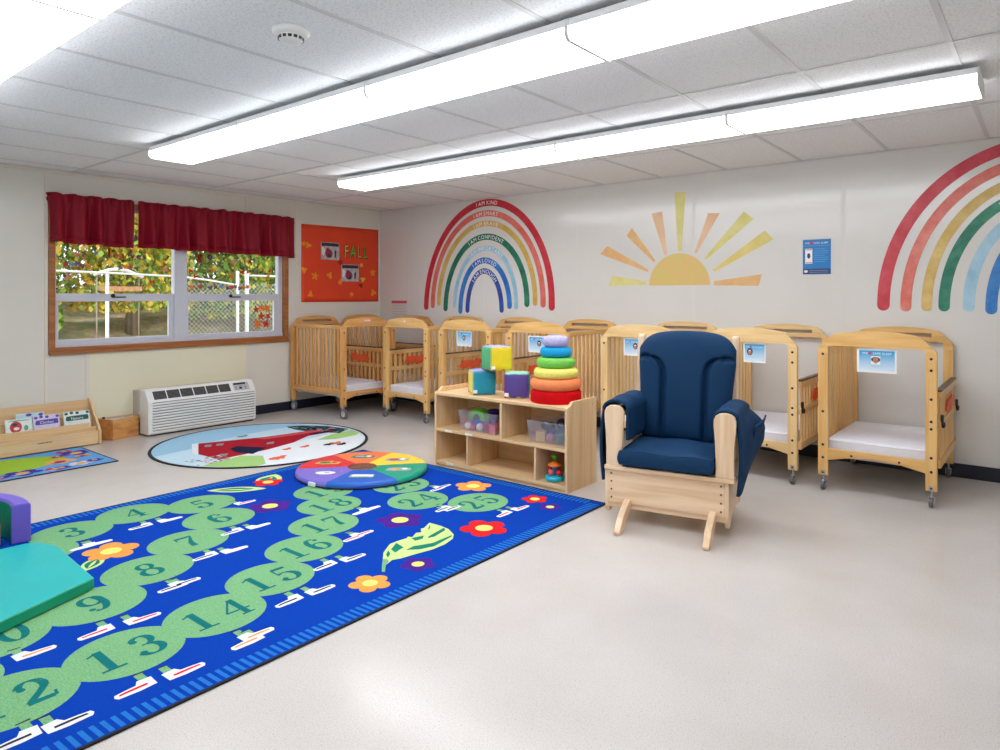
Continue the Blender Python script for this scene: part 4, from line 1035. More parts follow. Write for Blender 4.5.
# low plywood box
pb = thing('plywood_box', 'low plywood box with a pale slotted top between book display and air conditioner', 'box', (0, 0, 0))
BX = [(.215, -3.272), (.140, -3.02), (.012, -3.02), (.012, -3.352)]
def inset(pts, d):
    cx = sum(p[0] for p in pts)/4; cy = sum(p[1] for p in pts)/4
    return [(cx+(x-cx)*d, cy+(y-cy)*d) for x, y in pts]
PLY = wood('honey plywood', (214, 156, 92), (184, 120, 60), 'Y', .45, .6)
mb = MB(); mi = inset(BX, .88)
for i in range(4):
    j = (i+1) % 4
    mb.prism([BX[i], BX[j], mi[j], mi[i]], 'z', .0005, .182)
mb.build('side_panels', PLY, pb, bevel=.003)
mb = MB(); mb.prism(inset(BX, .875), 'z', .155, .176); mb.build('top_board', plain('pale laminate top', (206, 206, 200), .4, var=.08), pb)
mb = MB(); mb.box(.06, -3.26, .1755, .068, -3.06, .1775); mb.lathe([(.012, .176), (.012, .192), (.005, .194)], (.05, -3.285, 0), 12); mb.build('slot_and_peg', M['black'], pb)

# ------------------------------------------------------------------ book display
bd = thing('book_display', 'low light wood book display against the window wall beside the plywood box', 'bookshelf', (0, 0, 0))
mb = MB()
side = [(.012, .0005), (.275, .0005), (.275, .118), (.262, .132), (.045, .372), (.03, .38), (.012, .38)]
for y in (-3.405, -4.69): mb.prism(side, 'y', y, y+.02)
mb.build('side_panel', M['mapleZ'], bd, bevel=.003)
mb = MB(); mb.box(.012, -4.67, .04, .024, -3.405, .365); mb.build('back_panel', M['mapleY'], bd)
mb = MB(); mb.box(.248, -4.67, .008, .262, -3.405, .118); mb.build('front_board', M['mapleY'], bd, bevel=.003)
mb = MB(); mb.box(.195, -4.67, .07, .208, -3.455, .186); mb.prism([(.195, .07), (.208, .07), (.208, .18), (.195, .186)], 'y', -3.456, -3.405) if False else None
mb.box(.195, -3.456, .07, .208, -3.405, .15); mb.build('tier_board', M['mapleY'], bd, bevel=.003)
mb = MB(); mb.box(.024, -4.67, .04, .248, -3.405, .052); mb.box(.105, -4.67, .12, .196, -3.405, .13); mb.box(.1, -4.67, .052, .108, -3.405, .245); mb.build('shelf_board', M['mapleY'], bd)
mb = MB()
for k in range(8): mb.face([(.2626, -3.86+.013*k, .075), (.2626, -3.85+.013*k, .075), (.2626, -3.85+.013*k, .083+.002*(k % 3)), (.2626, -3.86+.013*k, .083)])
mb.build('maker_mark', plain('burnt mark', (110, 80, 50), .6, var=0), bd)
def book(y, z0, w, h, label, cover, draw, x=.150):
    t = thing('picture_book', label, 'book', (x, y, z0), 0, 'picture books in the display')
    mb = MB(); lean = -.10
    sk = lambda d, a, b: (d - .22*b, a, b)
    for (d0, d1, m, inset) in ((0, .004, 0, 0), (.004, .012, 1, .004), (.012, .016, 0, 0)):
        c = [sk(d, a, b) for d in (d0, d1) for a, b in ((inset, inset*.3), (w-inset, inset*.3), (w-inset, h-inset), (inset, h-inset))]
        vs = [mb.bm.verts.new(p) for p in c]
        for q in ((3, 2, 1, 0), (4, 5, 6, 7), (0, 1, 5, 4), (1, 2, 6, 5), (2, 3, 7, 6), (3, 0, 4, 7)):
            f = mb.bm.faces.new([vs[i] for i in q]); f.material_index = m
    mb.build('cover', [cover, M['white_card']], t)
    g = MB(); T = lambda a, b, e=0: (.0166 + e - .22*b, a, b)
    mats = draw(g, T, w, h); g.build('cover_print', mats, t, fix=False)
cov_b = plain('pale blue book cover', (186, 216, 226), .4, var=.06); cov_w = plain('white book cover', (224, 232, 236), .4, var=.05); cov_l = plain('lavender book cover', (214, 206, 236), .4, var=.05)
ink_r = plain('book red', (200, 50, 56), .5, var=.1, scale=50); ink_g = plain('book dark green', (14, 92, 78), .5, var=.1, scale=40); ink_p = plain('book purple', (92, 70, 170), .5, var=.05); ink_k = plain('book dark ink', (40, 50, 70), .5, var=0); ink_lg = plain('book leaf green', (90, 170, 120), .5, var=.1)
def d_apple(g, T, w, h):
    g.face([T(w*.38+.042*cos(q*pi/10), h*.60+.045*sin(q*pi/10)) for q in range(20)], 0)
    g.face([T(w*.40+.02*cos(q*pi/6), h*.52+.012*sin(q*pi/6), .0006) for q in range(12)], 1); g.face([T(w*.34+.02*cos(q*pi/6), h*.74+.012*sin(q*pi/6), .0006) for q in range(12)], 2)
    g.face([T(w*.76+.016*cos(q*pi/6), h*.52+.022*sin(q*pi/6)) for q in range(12)], 3); g.face([T(a*w, b*h) for a, b in ((.1, .93), (.5, .96), (.9, .93), (.9, .9), (.1, .9))], 3)
    return [ink_r, M['white_card'], ink_k, ink_lg]
def d_blue(g, T, w, h):
    g.face([T(w*.45+.022*cos(q*pi/6), h*.93+.012*sin(q*pi/6)) for q in range(12)], 0); g.face([T(w*.88+.018*cos(q*pi/6), h*.9+.012*sin(q*pi/6)) for q in range(12)], 0)
    g.face([T(a*w, b*h) for a, b in ((.3, .74), (.9, .74), (.9, .8), (.3, .8))], 1); return [ink_p, ink_lg]
def title(word, ink, corner):
    def d(g, T, w, h):
        g.face([T(a*w, b*h) for a, b in ((.06, .60), (.12, .54), (.93, .54), (.95, .60), (.93, .80), (.1, .78))], 0)
        text(g, word, lambda a, b: T(w*.5+a, h*.59+b, .0008), h*.19, 1)
        for a, b in ((.1, .92), (.52, .93), (.92, .92), (.3, .95)):
            g.face([T(w*a+.014*cos(q*pi/6), h*b+.011*sin(q*pi/6)) for q in range(12)], 2)
        return [ink, M['white_ink'], corner]
    return d
book(-4.055, .131, .185, .150, 'picture book with a red apple cover in the low book display', cov_w, d_apple, .172)
book(-3.975, .131, .20, .185, 'tall pale blue picture book behind the apple book in the low display', cov_b, d_blue, .150)
book(-3.862, .131, .19, .155, 'lavender picture book titled clothes in the low book display', cov_l, title('Clothes', ink_p, ink_p), .172)
book(-3.64, .131, .20, .158, 'pale green picture book titled nature at the plywood box end of the display', cov_w, title('Nature', ink_g, ink_g), .172)
# ------------------------------------------------------------------ toy shelf
SX0_, SX1_, SYF, SYB = 3.033, 4.235, -2.09, -1.725
sh = thing('toy_shelf', 'low open maple shelf with toys on and in it behind the blue rug', 'shelf', (SX0_, SYF, 0))
LX, LY = SX1_-SX0_, SYB-SYF
prof = [(0, .0005), (LY, .0005), (LY, .588), (.075, .588), (.058, .582), (.045, .568), (.03, .56), (.012, .558), (0, .548)]
for x in (0, LX-.02):
    mb = MB(); mb.prism(prof, 'x', x, x+.02)
    xf = x-.0012 if x == 0 else x+.02
    for y, z in ((.05, .52), (.31, .545), (.17, .27), (.05, .03), (.32, .035)): mb.lathe([(.006, 0), (.006, .0012)], (xf, y, z), 10, mat=1, axis='x')
    mb.build('side_panel', [M['mapleZ'], M['steel']], sh, bevel=.004)
mb = MB(); mb.box(.02, .003, .533, LX-.02, LY-.012, .555); mb.build('top_board', M['mapleX'], sh, bevel=.003)
mb = MB(); mb.box(.02, .004, .262, LX-.02, LY-.012, .285); mb.build('middle_shelf', M['mapleX'], sh, bevel=.003)
mb = MB(); mb.box(.02, .004, .018, LX-.02, LY-.012, .042); mb.build('bottom_shelf', M['mapleX'], sh, bevel=.003)
mb = MB(); mb.box(.02, .02, .0005, LX-.02, .034, .018); mb.build('plinth', M['mapleX'], sh)
mb = MB(); mb.box(.02, LY-.012, .018, LX-.02, LY-.002, .5545); mb.build('back_panel', M['mapleX'], sh)
for x, z0, z1 in ((.632, .285, .533), (.318, .042, .262), (.93, .042, .262)):
    mb = MB(); mb.box(x, .005, z0, x+.019, LY-.012, z1); mb.build('divider', M['mapleZ'], sh, bevel=.002)
for x, z in ((.11, .274), (.31, .274), (.12, .030)):
    mb = MB(); mb.box(x, .0015, z-.008, x+.07, .0042, z+.008)
    mb.build('shelf_label', M['white_card'], sh)

# clear toy bins
M['bin'] = clear('clear plastic bin', (253, 252, 255), .05, .1, .10, (228, 224, 238))
def toy_bin(x0, x1, label):
    t = thing('toy_bin', label, 'bin', ((x0+x1)/2, -1.925, .2855), 0, 'clear bins of small toys on the middle shelf')
    w = (x1-x0)/2; d = .115; th = .004; h = .145
    def ring(s, z): return [(-w*s, -d*s, z), (w*s, -d*s, z), (w*s, d*s, z), (-w*s, d*s, z)]
    mb = MB()
    lo, hi, li, hi2 = ring(.92, 0), ring(1, h), ring(.90, th), ring(.98, h)
    mb.face(lo[::-1]); mb.face(li)
    for i in range(4):
        j = (i+1) % 4
        mb.face([lo[i], lo[j], hi[j], hi[i]]); mb.face([li[j], li[i], hi2[i], hi2[j]]); mb.face([hi[i], hi[j], hi2[j], hi2[i]])
    bmesh.ops.remove_doubles(mb.bm, verts=mb.bm.verts, dist=1e-5)
    mb.build('tub', M['bin'], t)
    mb = MB()
    o, n_ = ring(1.035, h), ring(.985, h)
    for z in (h-.008, h+.001):
        pass
    for a in ((-w*1.03, -d*1.06, w*1.03, -d*.99), (-w*1.03, d*.99, w*1.03, d*1.06), (-w*1.03, -d*.99, -w*.985, d*.99), (w*.985, -d*.99, w*1.03, d*.99)): mb.box(a[0], a[1], h-.004, a[2], a[3], h+.003)
    mb.build('rim', M['bin'], t, bevel=.002)
toy_bin(3.235, 3.60, 'clear bin of colourful toys with a lime green arch on the middle shelf')
toy_bin(3.87, 4.185, 'clear bin of duller toys with black pieces on the middle shelf')
TOY = {k: plain('toy ' + k, c, .35, var=.03) for k, c in dict(lime=(90, 200, 40), navy=(26, 40, 110), red=(214, 40, 50), orange=(236, 120, 40), pink=(226, 100, 120), white=(236, 236, 236), blue=(60, 100, 190), tan=(206, 176, 110), teal=(90, 150, 160), rose=(196, 120, 150), dark=(34, 36, 50), violet=(110, 90, 180)).items()}
def toy(kind, k, x, y, z, s, label, grp):
    names = {'ball': 'toy_ball', 'block': 'toy_block', 'arch': 'toy_arch', 'ring': 'toy_ring', 'cup': 'toy_cup'}
    mb = MB()
    if kind == 'ball': mb.sphere((0, 0, s), s, 0, n=14, m=9)
    elif kind == 'block':
        mb.box(-s, -s, 0, s, s, 2*s)
    elif kind == 'ring': mb.lathe([(s*.6 + s*.4*cos(q*pi/5), s*.4 + s*.4*sin(q*pi/5)) for q in range(10)], n=18, closed=True)
    elif kind == 'cup': mb.lathe([(s*.7, 0), (s, 1.6*s), (s*1.08, 1.6*s), (s*1.08, 1.7*s), (s*.9, 1.7*s), (s*.6, .1*s), (.001, .1*s)], n=16)
    elif kind == 'arch':
        pts = [(s*cos(pi*q/12), s*.9*sin(pi*q/12)) for q in range(13)] + [(s*.45*cos(pi*q/8), s*.45*sin(pi*q/8)) for q in range(8, -1, -1)]
        mb.prism(pts, 'y', -s*.4, s*.4)
    o = mb.build(names[kind], TOY[k], None, bevel=.003 if kind in ('block', 'arch') else 0)
    o.location = (x, y, z); o.rotation_euler = (0, 0, 0.3*(x*37 % 3 - 1))
    tag(o, label, 'toy', grp)
zb = .2902
G1, G2 = 'small toys in the colourful bin', 'small toys in the duller bin'
for (kd, k, x, y, z, s, lb) in [('ball', 'white', 3.29, -1.995, zb, .026, 'white toy ball at the outer end of the colourful toy bin'), ('ball', 'pink', 3.345, -2.00, zb, .022, 'pink toy ball low at the front of the colourful toy bin'),
        ('ball', 'white', 3.405, -1.995, zb, .028, 'white toy ball low in the middle of the colourful toy bin'), ('cup', 'red', 3.47, -1.99, zb, .030, 'red toy cup low in the colourful toy bin'), ('block', 'pink', 3.53, -1.985, zb, .026, 'pink toy block beside the divider in the colourful toy bin'),
        ('block', 'blue', 3.30, -1.90, zb, .034, 'blue toy block behind the white ball in the colourful toy bin'), ('block', 'violet', 3.39, -1.905, zb, .034, 'violet toy block in the middle of the colourful toy bin'), ('block', 'red', 3.48, -1.90, zb, .032, 'red toy block at the back of the colourful toy bin'),
        ('arch', 'lime', 3.345, -1.925, .3605, .088, 'lime green toy arch rising out of the colourful toy bin'), ('cup', 'navy', 3.475, -1.91, .3545, .05, 'navy toy cup rising out of the colourful toy bin'), ('ring', 'orange', 3.395, -1.86, .3585, .04, 'orange toy ring on top in the colourful toy bin')]:
    toy(kd, k, x, y, z, s, lb, G1)
for (kd, k, x, y, z, s, lb) in [('block', 'tan', 3.955, -1.985, zb, .034, 'tan wooden toy block at the front of the duller toy bin'), ('ball', 'rose', 4.03, -1.985, zb, .030, 'rose toy ball at the front of the duller toy bin'), ('cup', 'teal', 4.105, -1.98, zb, .036, 'teal toy cup beside the end panel in the duller toy bin'),
        ('block', 'violet', 3.955, -1.885, zb, .036, 'violet toy block at the back of the duller toy bin'), ('block', 'teal', 4.05, -1.885, zb, .036, 'teal toy block at the back of the duller toy bin'),
        ('ring', 'dark', 3.96, -1.91, .363, .052, 'black toy ring lying on top in the duller toy bin'), ('ball', 'dark', 4.075, -1.91, .363, .042, 'black toy ball on top in the duller toy bin')]:
    toy(kd, k, x, y, z, s, lb, G2)

# soft blocks
def soft(name, c): return plain(name, c, .6, var=.05, scale=12, bump=.25, bscale=16)
SB = {k: soft('soft block ' + k, c) for k, c in dict(green=(90, 184, 128), yellow=(244, 216, 34), lilac=(160, 164, 222), cream=(240, 226, 110), teal=(22, 152, 182), purple=(84, 66, 152), mint=(150, 214, 180), red=(210, 50, 70)).items()}
def soft_block(x, y, z, ang, cols, label):
    """cols: face the viewer, left face, top, right, back"""
    t = thing('soft_block', label, 'toy block', (x, y, z), radians(ang), 'padded cloth blocks on the shelf')
    s = .0885
    def cushion(axis, sgn):
        def fn(u, v):
            a, b = (2*u-1), (2*v-1)
            k = s*(1 - .10*(1-(1-a**6)*(1-b**6))*.5)
            out = s + .004*(1-a*a)*(1-b*b) + .0012*sin(7*a+3*b) - .008*max(abs(a), abs(b))**8
            p = {'z': (a*s*.97, b*s*.97, sgn*out), 'x': (sgn*out, a*s*.97, b*s*.97), 'y': (a*s*.97, sgn*out, b*s*.97)}[axis]
            return (p[0], p[1], p[2]+s)
        return fn
    for (ax, sg, c) in (('x', 1, cols[0]), ('y', -1, cols[1]), ('z', 1, cols[2]), ('y', 1, cols[3]), ('x', -1, cols[4])):
        mb = MB(); mb.grid(cushion(ax, sg), 14, 14)
        mb.build('block_face', SB[c], t, smooth=True)
    mb = MB(); q = s*.955; mb.box(-q, -q, .001, q, q, 2*q+.004); mb.build('core', SB[cols[4]], t, bevel=.012, seg=3)
    mb = MB(); mb.box(s-.002, -s*.95, .014, s+.006, -s*.62, .038); mb.build('cloth_tag', M['white_card'], t)
ZT = .5555
soft_block(3.365, -1.925, ZT, -36.8, ('teal', 'cream', 'lilac', 'green', 'purple'), 'padded teal and yellow cloth block standing on the shelf top')
soft_block(3.495, -1.91, ZT+.1835, -25, ('yellow', 'green', 'lilac', 'teal', 'red'), 'padded yellow and green cloth block resting across the two lower blocks')
soft_block(3.675, -1.895, ZT, -56, ('purple', 'red', 'mint', 'teal', 'yellow'), 'padded purple cloth block between the teal block and the ring toy')

# stacking ring toy: each plush ring lifts off
PL = {k: plain('plush ' + k, c, .95, spec=.1, var=.08, scale=60, bump=.3, bscale=180) for k, c in dict(red=(206, 16, 24), orange=(244, 142, 92), yellow=(236, 228, 120), green=(128, 206, 92), blue=(38, 160, 216), lilac=(186, 180, 220)).items()}
RT = [('red', .177, .0, .084, 'red plush base ring at the bottom of the stacking toy'), ('orange', .178, .084, .162, 'orange plush ring, second from the bottom of the stacking toy'), ('yellow', .155, .162, .234, 'yellow plush ring in the stacking toy above the orange one'),
      ('green', .133, .234, .305, 'green plush ring in the stacking toy below the blue one'), ('blue', .111, .305, .375, 'blue plush ring in the stacking toy below the lilac top'), ('lilac', .093, .375, .452, 'lilac plush ring on top of the stacking toy')]
for k, r, z0, z1, lb in RT:
    mb = MB(); h = z1-z0; prof = []
    if k == 'red':
        prof = [(.02, 0), (r-.006, 0), (r, .008), (r, h-.014), (r-.012, h-.002), (.02, h-.001)]
    else:
        q0 = h*.5
        prof = [(.02, .006)] + [(r-q0*.9+q0*.9*cos(a), h/2+h*.5*sin(a)) for a in [-pi/2+pi*i/12 for i in range(13)]] + [(.02, h-.008)]
    mb.lathe(prof, n=40)
    if k == 'lilac':
        for v in mb.bm.verts:
            if v.co.z > h*.8 and sqrt(v.co.x**2+v.co.y**2) < .05: v.co.z -= .004
    o = mb.build('stacking_ring', PL[k], None, smooth=True)
    o.location = (4.007, -1.885, ZT+z0); tag(o, lb, 'toy ring', 'plush rings of the stacking toy')

# popper toy in the lower right compartment
pt_ = thing('spinning_toy', 'turquoise based spinning toy with orange cap in the lowest shelf compartment', 'toy', (4.075, -2.0, .0425))
tq = plain('toy turquoise', (34, 182, 208), .3, var=.02); 
mb = MB(); mb.lathe([(.055, 0), (.064, .008), (.065, .022), (.058, .034), (.03, .038), (.001, .038)], n=32); mb.build('base', tq, pt_)
mb = MB(); mb.lathe([(.02, .036), (.016, .08), (.022, .10), (.001, .10)], n=20); mb.build('stem', tq, pt_)
for k in range(4):
    a = radians(-52 + 90*k + 45); mb = MB(); mb.sphere((.036*cos(a), .036*sin(a), .0585), .021, 0, n=14, m=10); mb.build('ball', TOY['pink'] if k % 2 else TOY['red'], pt_)
mb = MB(); mb.lathe([(.001, .098), (.044, .098), (.048, .102), (.045, .108), (.024, .122), (.012, .128), (.001, .128)], n=28); mb.build('cap', TOY['orange'], pt_)
mb = MB(); mb.lathe([(.009, .127), (.008, .148), (.018, .154), (.022, .162), (.02, .17), (.001, .172)], n=20); mb.build('plunger', TOY['lime'], pt_)
mb = MB(); mb.lathe([(.0225, .088), (.03, .092), (.03, .0985), (.0225, .0985)], n=20, closed=True); mb.build('collar', M['white_plastic'], pt_)

# ------------------------------------------------------------------ glider chair
def navy_fabric():
    m, nt, b = new_mat('navy blue cushion cloth'); N, L = nt.nodes, nt.links
    tc = N.new('ShaderNodeTexCoord'); n = N.new('ShaderNodeTexNoise'); n.inputs['Scale'].default_value = 260; n.inputs['Detail'].default_value = 2
    n2 = N.new('ShaderNodeTexNoise'); n2.inputs['Scale'].default_value = 7; n2.inputs['Detail'].default_value = 3
    L.new(tc.outputs['Object'], n.inputs['Vector']); L.new(tc.outputs['Object'], n2.inputs['Vector'])
    r = N.new('ShaderNodeValToRGB'); r.color_ramp.elements[0].color = lin((3, 42, 76)); r.color_ramp.elements[1].color = lin((7, 58, 98))
    L.new(n.outputs['Fac'], r.inputs['Fac']); L.new(r.outputs['Color'], b.inputs['Base Color'])
    b.inputs['Roughness'].default_value = .75; b.inputs['Specular IOR Level'].default_value = .25; b.inputs['Sheen Weight'].default_value = 0
    bp = N.new('ShaderNodeBump'); bp.inputs['Strength'].default_value = .22; bp.inputs['Distance'].default_value = .02
    L.new(n2.outputs['Fac'], bp.inputs['Height']); L.new(bp.outputs['Normal'], b.inputs['Normal'])
    return m
M['navy'] = navy_fabric(); M['navy_dark'] = plain('navy piping', (12, 40, 72), .8, var=.05)
gl = thing('glider_chair', 'blond wood glider rocking chair with navy cushions in front of the pale cribs', 'chair', (5.036, -2.335, 0), radians(11.5))
# front box
mb = MB(); mb.box(-.325, .004, .118, .308, .022, .303)
for x in (-.308, .291):
    for z in (.145, .19, .235, .28): mb.lathe([(.006, .0), (.006, .0022)], (x, .0022, z), 10, mat=1, axis='y')
mb.build('front_panel', [M['gliderX'], plain('brown screw cap', (120, 78, 44), .5, var=0)], gl, bevel=.003)
mb = MB(); mb.box(-.325, .012, .088, .308, .03, .118); mb.build('lower_rail', M['gliderX'], gl, bevel=.003)
mb = MB(); mb.box(-.345, -.016, .303, .362, .50, .328); mb.build('seat_frame', M['gliderX'], gl, bevel=.005)
for s in (-1, 1):
    mb = MB(); xs = (.308, .33) if s > 0 else (-.347, -.325)
    mb.prism([(.004, .303), (.42, .303), (.42, .13), (.38, .10), (.20, .12), (.12, .10), (.075, .055), (.03, .055), (.012, .085), (.004, .12)], 'x', min(xs), max(xs))
    mb.build('side_panel', M['gliderZ'], gl, bevel=.004)
    # sled foot: curved leg front and back joined by a low beam
    mb = MB(); x0 = .018 + s*.232
    front = [(-.195, .0005), (-.15, .0005), (-.085, .03), (-.02, .085), (.06, .118), (.40, .118), (.48, .085), (.545, .03), (.58, .0005), (.625, .0005), (.632, .02), (.58, .085), (.50, .135), (.40, .155), (.06, .155), (-.04, .135), (-.13, .085), (-.202, .02)]
    mb.prism(front, 'x', x0-.018, x0+.018); mb.build('sled_leg', M['gliderY'], gl, bevel=.005)
mb = MB(); mb.box(-.20, .08, .125, .236, .11, .15); mb.box(-.20, .34, .125, .236, .37, .15); mb.build('base_crossbar', M['gliderX'], gl, bevel=.003)
for s in (-1, 1):
    for y in (.06, .40):
        mb = MB(); mb.prism([(y, .155), (y+.03, .155), (y+.05, .30), (y+.02, .30)], 'x', s*.262-.006, s*.262+.006); mb.build('swing_link', M['steel'], gl)
# back frame
lean = .19
for s in (-1, 1):
    mb = MB(); x = s*.285
    mb.prism([(.42, .327), (.455, .327), (.455+lean*.62, 1.035), (.425+lean*.62, 1.045), (.42+lean*.60, 1.03)], 'x', x-.02, x+.02); mb.build('back_post', M['gliderZ'], gl, bevel=.006)
mb = MB()
for z in (.36, .98):
    y = .43 + lean*(z-.327)*.875
    mb.box(-.266, y, z, .266, y+.022, z+.05)
for k in range(5):
    x = -.2+.1*k; mb.prism([(.435, .38), (.445, .38), (.445+lean*.57, .99), (.435+lean*.57, .99)], 'x', x-.012, x+.012)
mb.build('back_slats', M['gliderZ'], gl, bevel=.002)
# arms
for s in (-1, 1):
    x = -.288 if s < 0 else .312
    mb = MB()
    shape = [(-.047, .328), (.047, .328), (.046, .42), (.05, .52), (.057, .60), (.056, .63), (.046, .652), (.028, .664), (0, .668), (-.028, .664), (-.046, .652), (-.056, .63), (-.057, .60), (-.05, .52), (-.046, .42)]
    mb.prism([(x+a, b) for a, b in shape], 'y', -.012, .012); mb.build('arm_front', M['gliderZ'], gl, bevel=.004)
    mb = MB(); mb.box(x-.04, .012, .60, x+.04, .47, .628); mb.build('armrest', M['gliderY'], gl, bevel=.004)
    mb = MB(); mb.box(x-.03, .44, .328, x+.03, .468, .60); mb.build('arm_rear_post', M['gliderZ'], gl, bevel=.003)
    # padded arm cover: an inverted U with a long outer pocket
    def cov(u, v, s=s, x=x):
        # u around the section (0 inner hem .. 1 outer hem), v along the arm
        L1, L2, L3 = .17, .19, .36; t = u*(L1+L2+L3)
        y = .016 + .44*v
        puff = .010*(1-(2*v-1)**4) + .004*sin(14*v+5*u)
        if t < L1: q = t/L1; px, pz = -.060, .47+.17*q; px -= puff*.5
        elif t < L1+L2:
            q = (t-L1)/L2; a = pi*(1-q); px, pz = .065*cos(a)*1.02, .632+.045*sin(a)**.8 + puff*sin(a)
        else:
            q = (t-L1-L2)/L3
            depth = .40*(1-.50*max(0, v-.12)/.88)
            px = .063 + (.020 + .075*min(1, v*1.3))*sin(pi*(.12+.80*q)); px -= .020*(1-q)*min(1, v*1.3)*0; pz = .632 - depth*q
            px += puff*.4; px -= (.020 + .075*min(1, v*1.3))*sin(pi*.12)*(1-q)**2
        return (x + s*px, y, pz)
    mb = MB(); mb.grid(cov, 48, 22)
    o = mb.build('arm_pad', M['navy'], gl, smooth=True); md = o.modifiers.new('thick', 'SOLIDIFY'); md.thickness = .014; md.offset = -1 if s > 0 else 1
    def flap(u, v, s=s, x=x):
        q = u
        return (x + s*(.092 + .062*q*(0.5+.5*v) + .012*sin(pi*v)), .20+.235*v, .40+.175*q+.03*v*q - .02*(1-q)*v)
    mb = MB(); mb.grid(flap, 14, 14); o = mb.build('pocket', M['navy'], gl, smooth=True); md = o.modifiers.new('thick', 'SOLIDIFY'); md.thickness = .009; md.offset = 0
# seat cushion
mb = MB()
def seat(sgn):
    def fn(u, v):
        a, b = 2*u-1, 2*v-1
        e = (1-abs(a)**8)*(1-abs(b)**8)
        return (a*.252, .205+b*.226, .382 + sgn*(.050 + .012*(1-a*a)*(1-b*b) - .010*(1-e)) + (.004*sin(6*a+2*b) if sgn > 0 else 0))
    return fn
mb.grid(seat(1), 26, 22); mb.grid(seat(-1), 26, 22)
n = 26
def rim(u, v):
    # wrap round the four sides
    k = u*4; i = min(3, int(k)); q = k-i
    a, b = [(2*q-1, -1), (1, 2*q-1), (1-2*q, 1), (-1, 1-2*q)][i]
    p0, p1 = seat(-1)((a+1)/2, (b+1)/2), seat(1)((a+1)/2, (b+1)/2)
    bl = sin(pi*v)
    return (p0[0]+a*abs(a)**6*.008*bl, p0[1]+b*abs(b)**6*.010*bl, p0[2]+(p1[2]-p0[2])*v)
mb.grid(rim, 96, 6)
bmesh.ops.remove_doubles(mb.bm, verts=mb.bm.verts, dist=.0006)
o = mb.build('seat_cushion', M['navy'], gl, bevel=0, smooth=True)
o.location.y = -.012
# back cushion with tufted channels
HB = .645
def halfw(v):
    w = .252 + .036*min(1, v/.75)
    return w
def top_drop(a): return .036*abs(a)**2.0 + .075*abs(a)**7
def groove(x, v):
    # channel line: straight up, then curving outwards to the edge
    d = 1.0
    ax = abs(x)
    if v < .60: d = abs(ax-.125)
    else:
        q = (v-.60)/.18
        if q <= 1: xg = .125 + .105*(1-sqrt(max(0, 1-q*q))); d = abs(ax-xg)
        d2 = abs(v-(.78 + .06*(ax-.23)/.1))*HB if ax > .215 else 1.0
        d = min(d, d2 if ax < .29 else 1.0)
    return .042*exp(-(d/.015)**2)
def bc(front):
    def fn(u, v):
        a = 2*u-1; w = halfw(v); x = a*w
        zz = v*HB - top_drop(a)*(v**3.5)
        e = max(0.0, (1-abs(a)**5))**.5 * max(0.0, 1-abs(2*v-1)**7)**.5
        th = .058*e + .004
        if front:
            y = -th*(1+.12*sin(pi*v)) + groove(x, v)*e + .003*sin(13*x+9*v)*e
        else: y = th*.5
        return (x, y + zz*lean*.9, zz)
    return fn
mb = MB(); mb.grid(bc(True), 90, 90); mb.grid(bc(False), 90, 90)
bmesh.ops.remove_doubles(mb.bm, verts=mb.bm.verts, dist=.0004)
# close the rim between the two shells
be = [e for e in mb.bm.edges if len(e.link_faces) == 1]
try: bmesh.ops.bridge_loops(mb.bm, edges=be)
except Exception: pass
o = mb.build('back_cushion', M['navy'], gl, smooth=True); o.location = (.012, .385, .427)
# ------------------------------------------------------------------ window clings
CL = {k: plain('window cling ' + k, c, .4, var=.06, scale=40) for k, c in dict(red=(206, 48, 30), orange=(236, 120, 30), yellow=(232, 190, 40), purple=(110, 70, 130), brown=(120, 74, 44), green=(120, 170, 60), teal=(90, 150, 180), grey=(130, 120, 130), pink=(226, 130, 110)).items()}
XU, XL = -0.0795, -0.0485      # room-side faces of the upper and lower panes
def letter_cling(ch, y, z, h, col, label):
    mb = MB(); vs, fs, gw = glyph(ch)
    for dx_, dy_ in ((0, 0), (.005, 0), (-.005, 0), (0, .005), (0, -.005)): mb.add_glyph(vs, fs, lambda a, b: (.0006+.0001*abs(dy_)*1e2+.00005*(dx_ > 0), (a-gw/2)*h*1.5+dx_, b*h*1.5+dy_))
    o = mb.build('letter_cling', CL[col], None, fix=False); o.location = (XU+.0002, y, z); tag(o, label, 'window cling', 'letter clings on the upper window panes')
for ch, y, z, h, col in [('l', -3.193, 1.64, .075, 'red'), ('e', -3.137, 1.635, .065, 'orange'), ('a', -3.078, 1.635, .065, 'orange'), ('v', -2.985, 1.635, .055, 'grey'), ('e', -2.93, 1.635, .055, 'purple'), ('s', -2.878, 1.635, .055, 'grey'),
                         ('g', -2.333, 1.655, .075, 'red'), ('o', -2.225, 1.66, .07, 'purple')]:
    pane = 'away from' if y < -2.55 else 'beside'
    letter_cling(ch, y, z, h, col, f'{col} letter {ch} stuck on the upper window pane {pane} the bulletin board')
def leaf_cling(y, z, s, col, x, label, lobes=5, rot=0.0):
    mb = MB(); mb.prism(leaf_pts(0, 0, s, rot, lobes), 'x', 0, .0012)
    o = mb.build('leaf_cling', CL[col], None); o.location = (x+.0002, y, z); tag(o, label, 'window cling', 'leaf and fruit clings on the window panes')
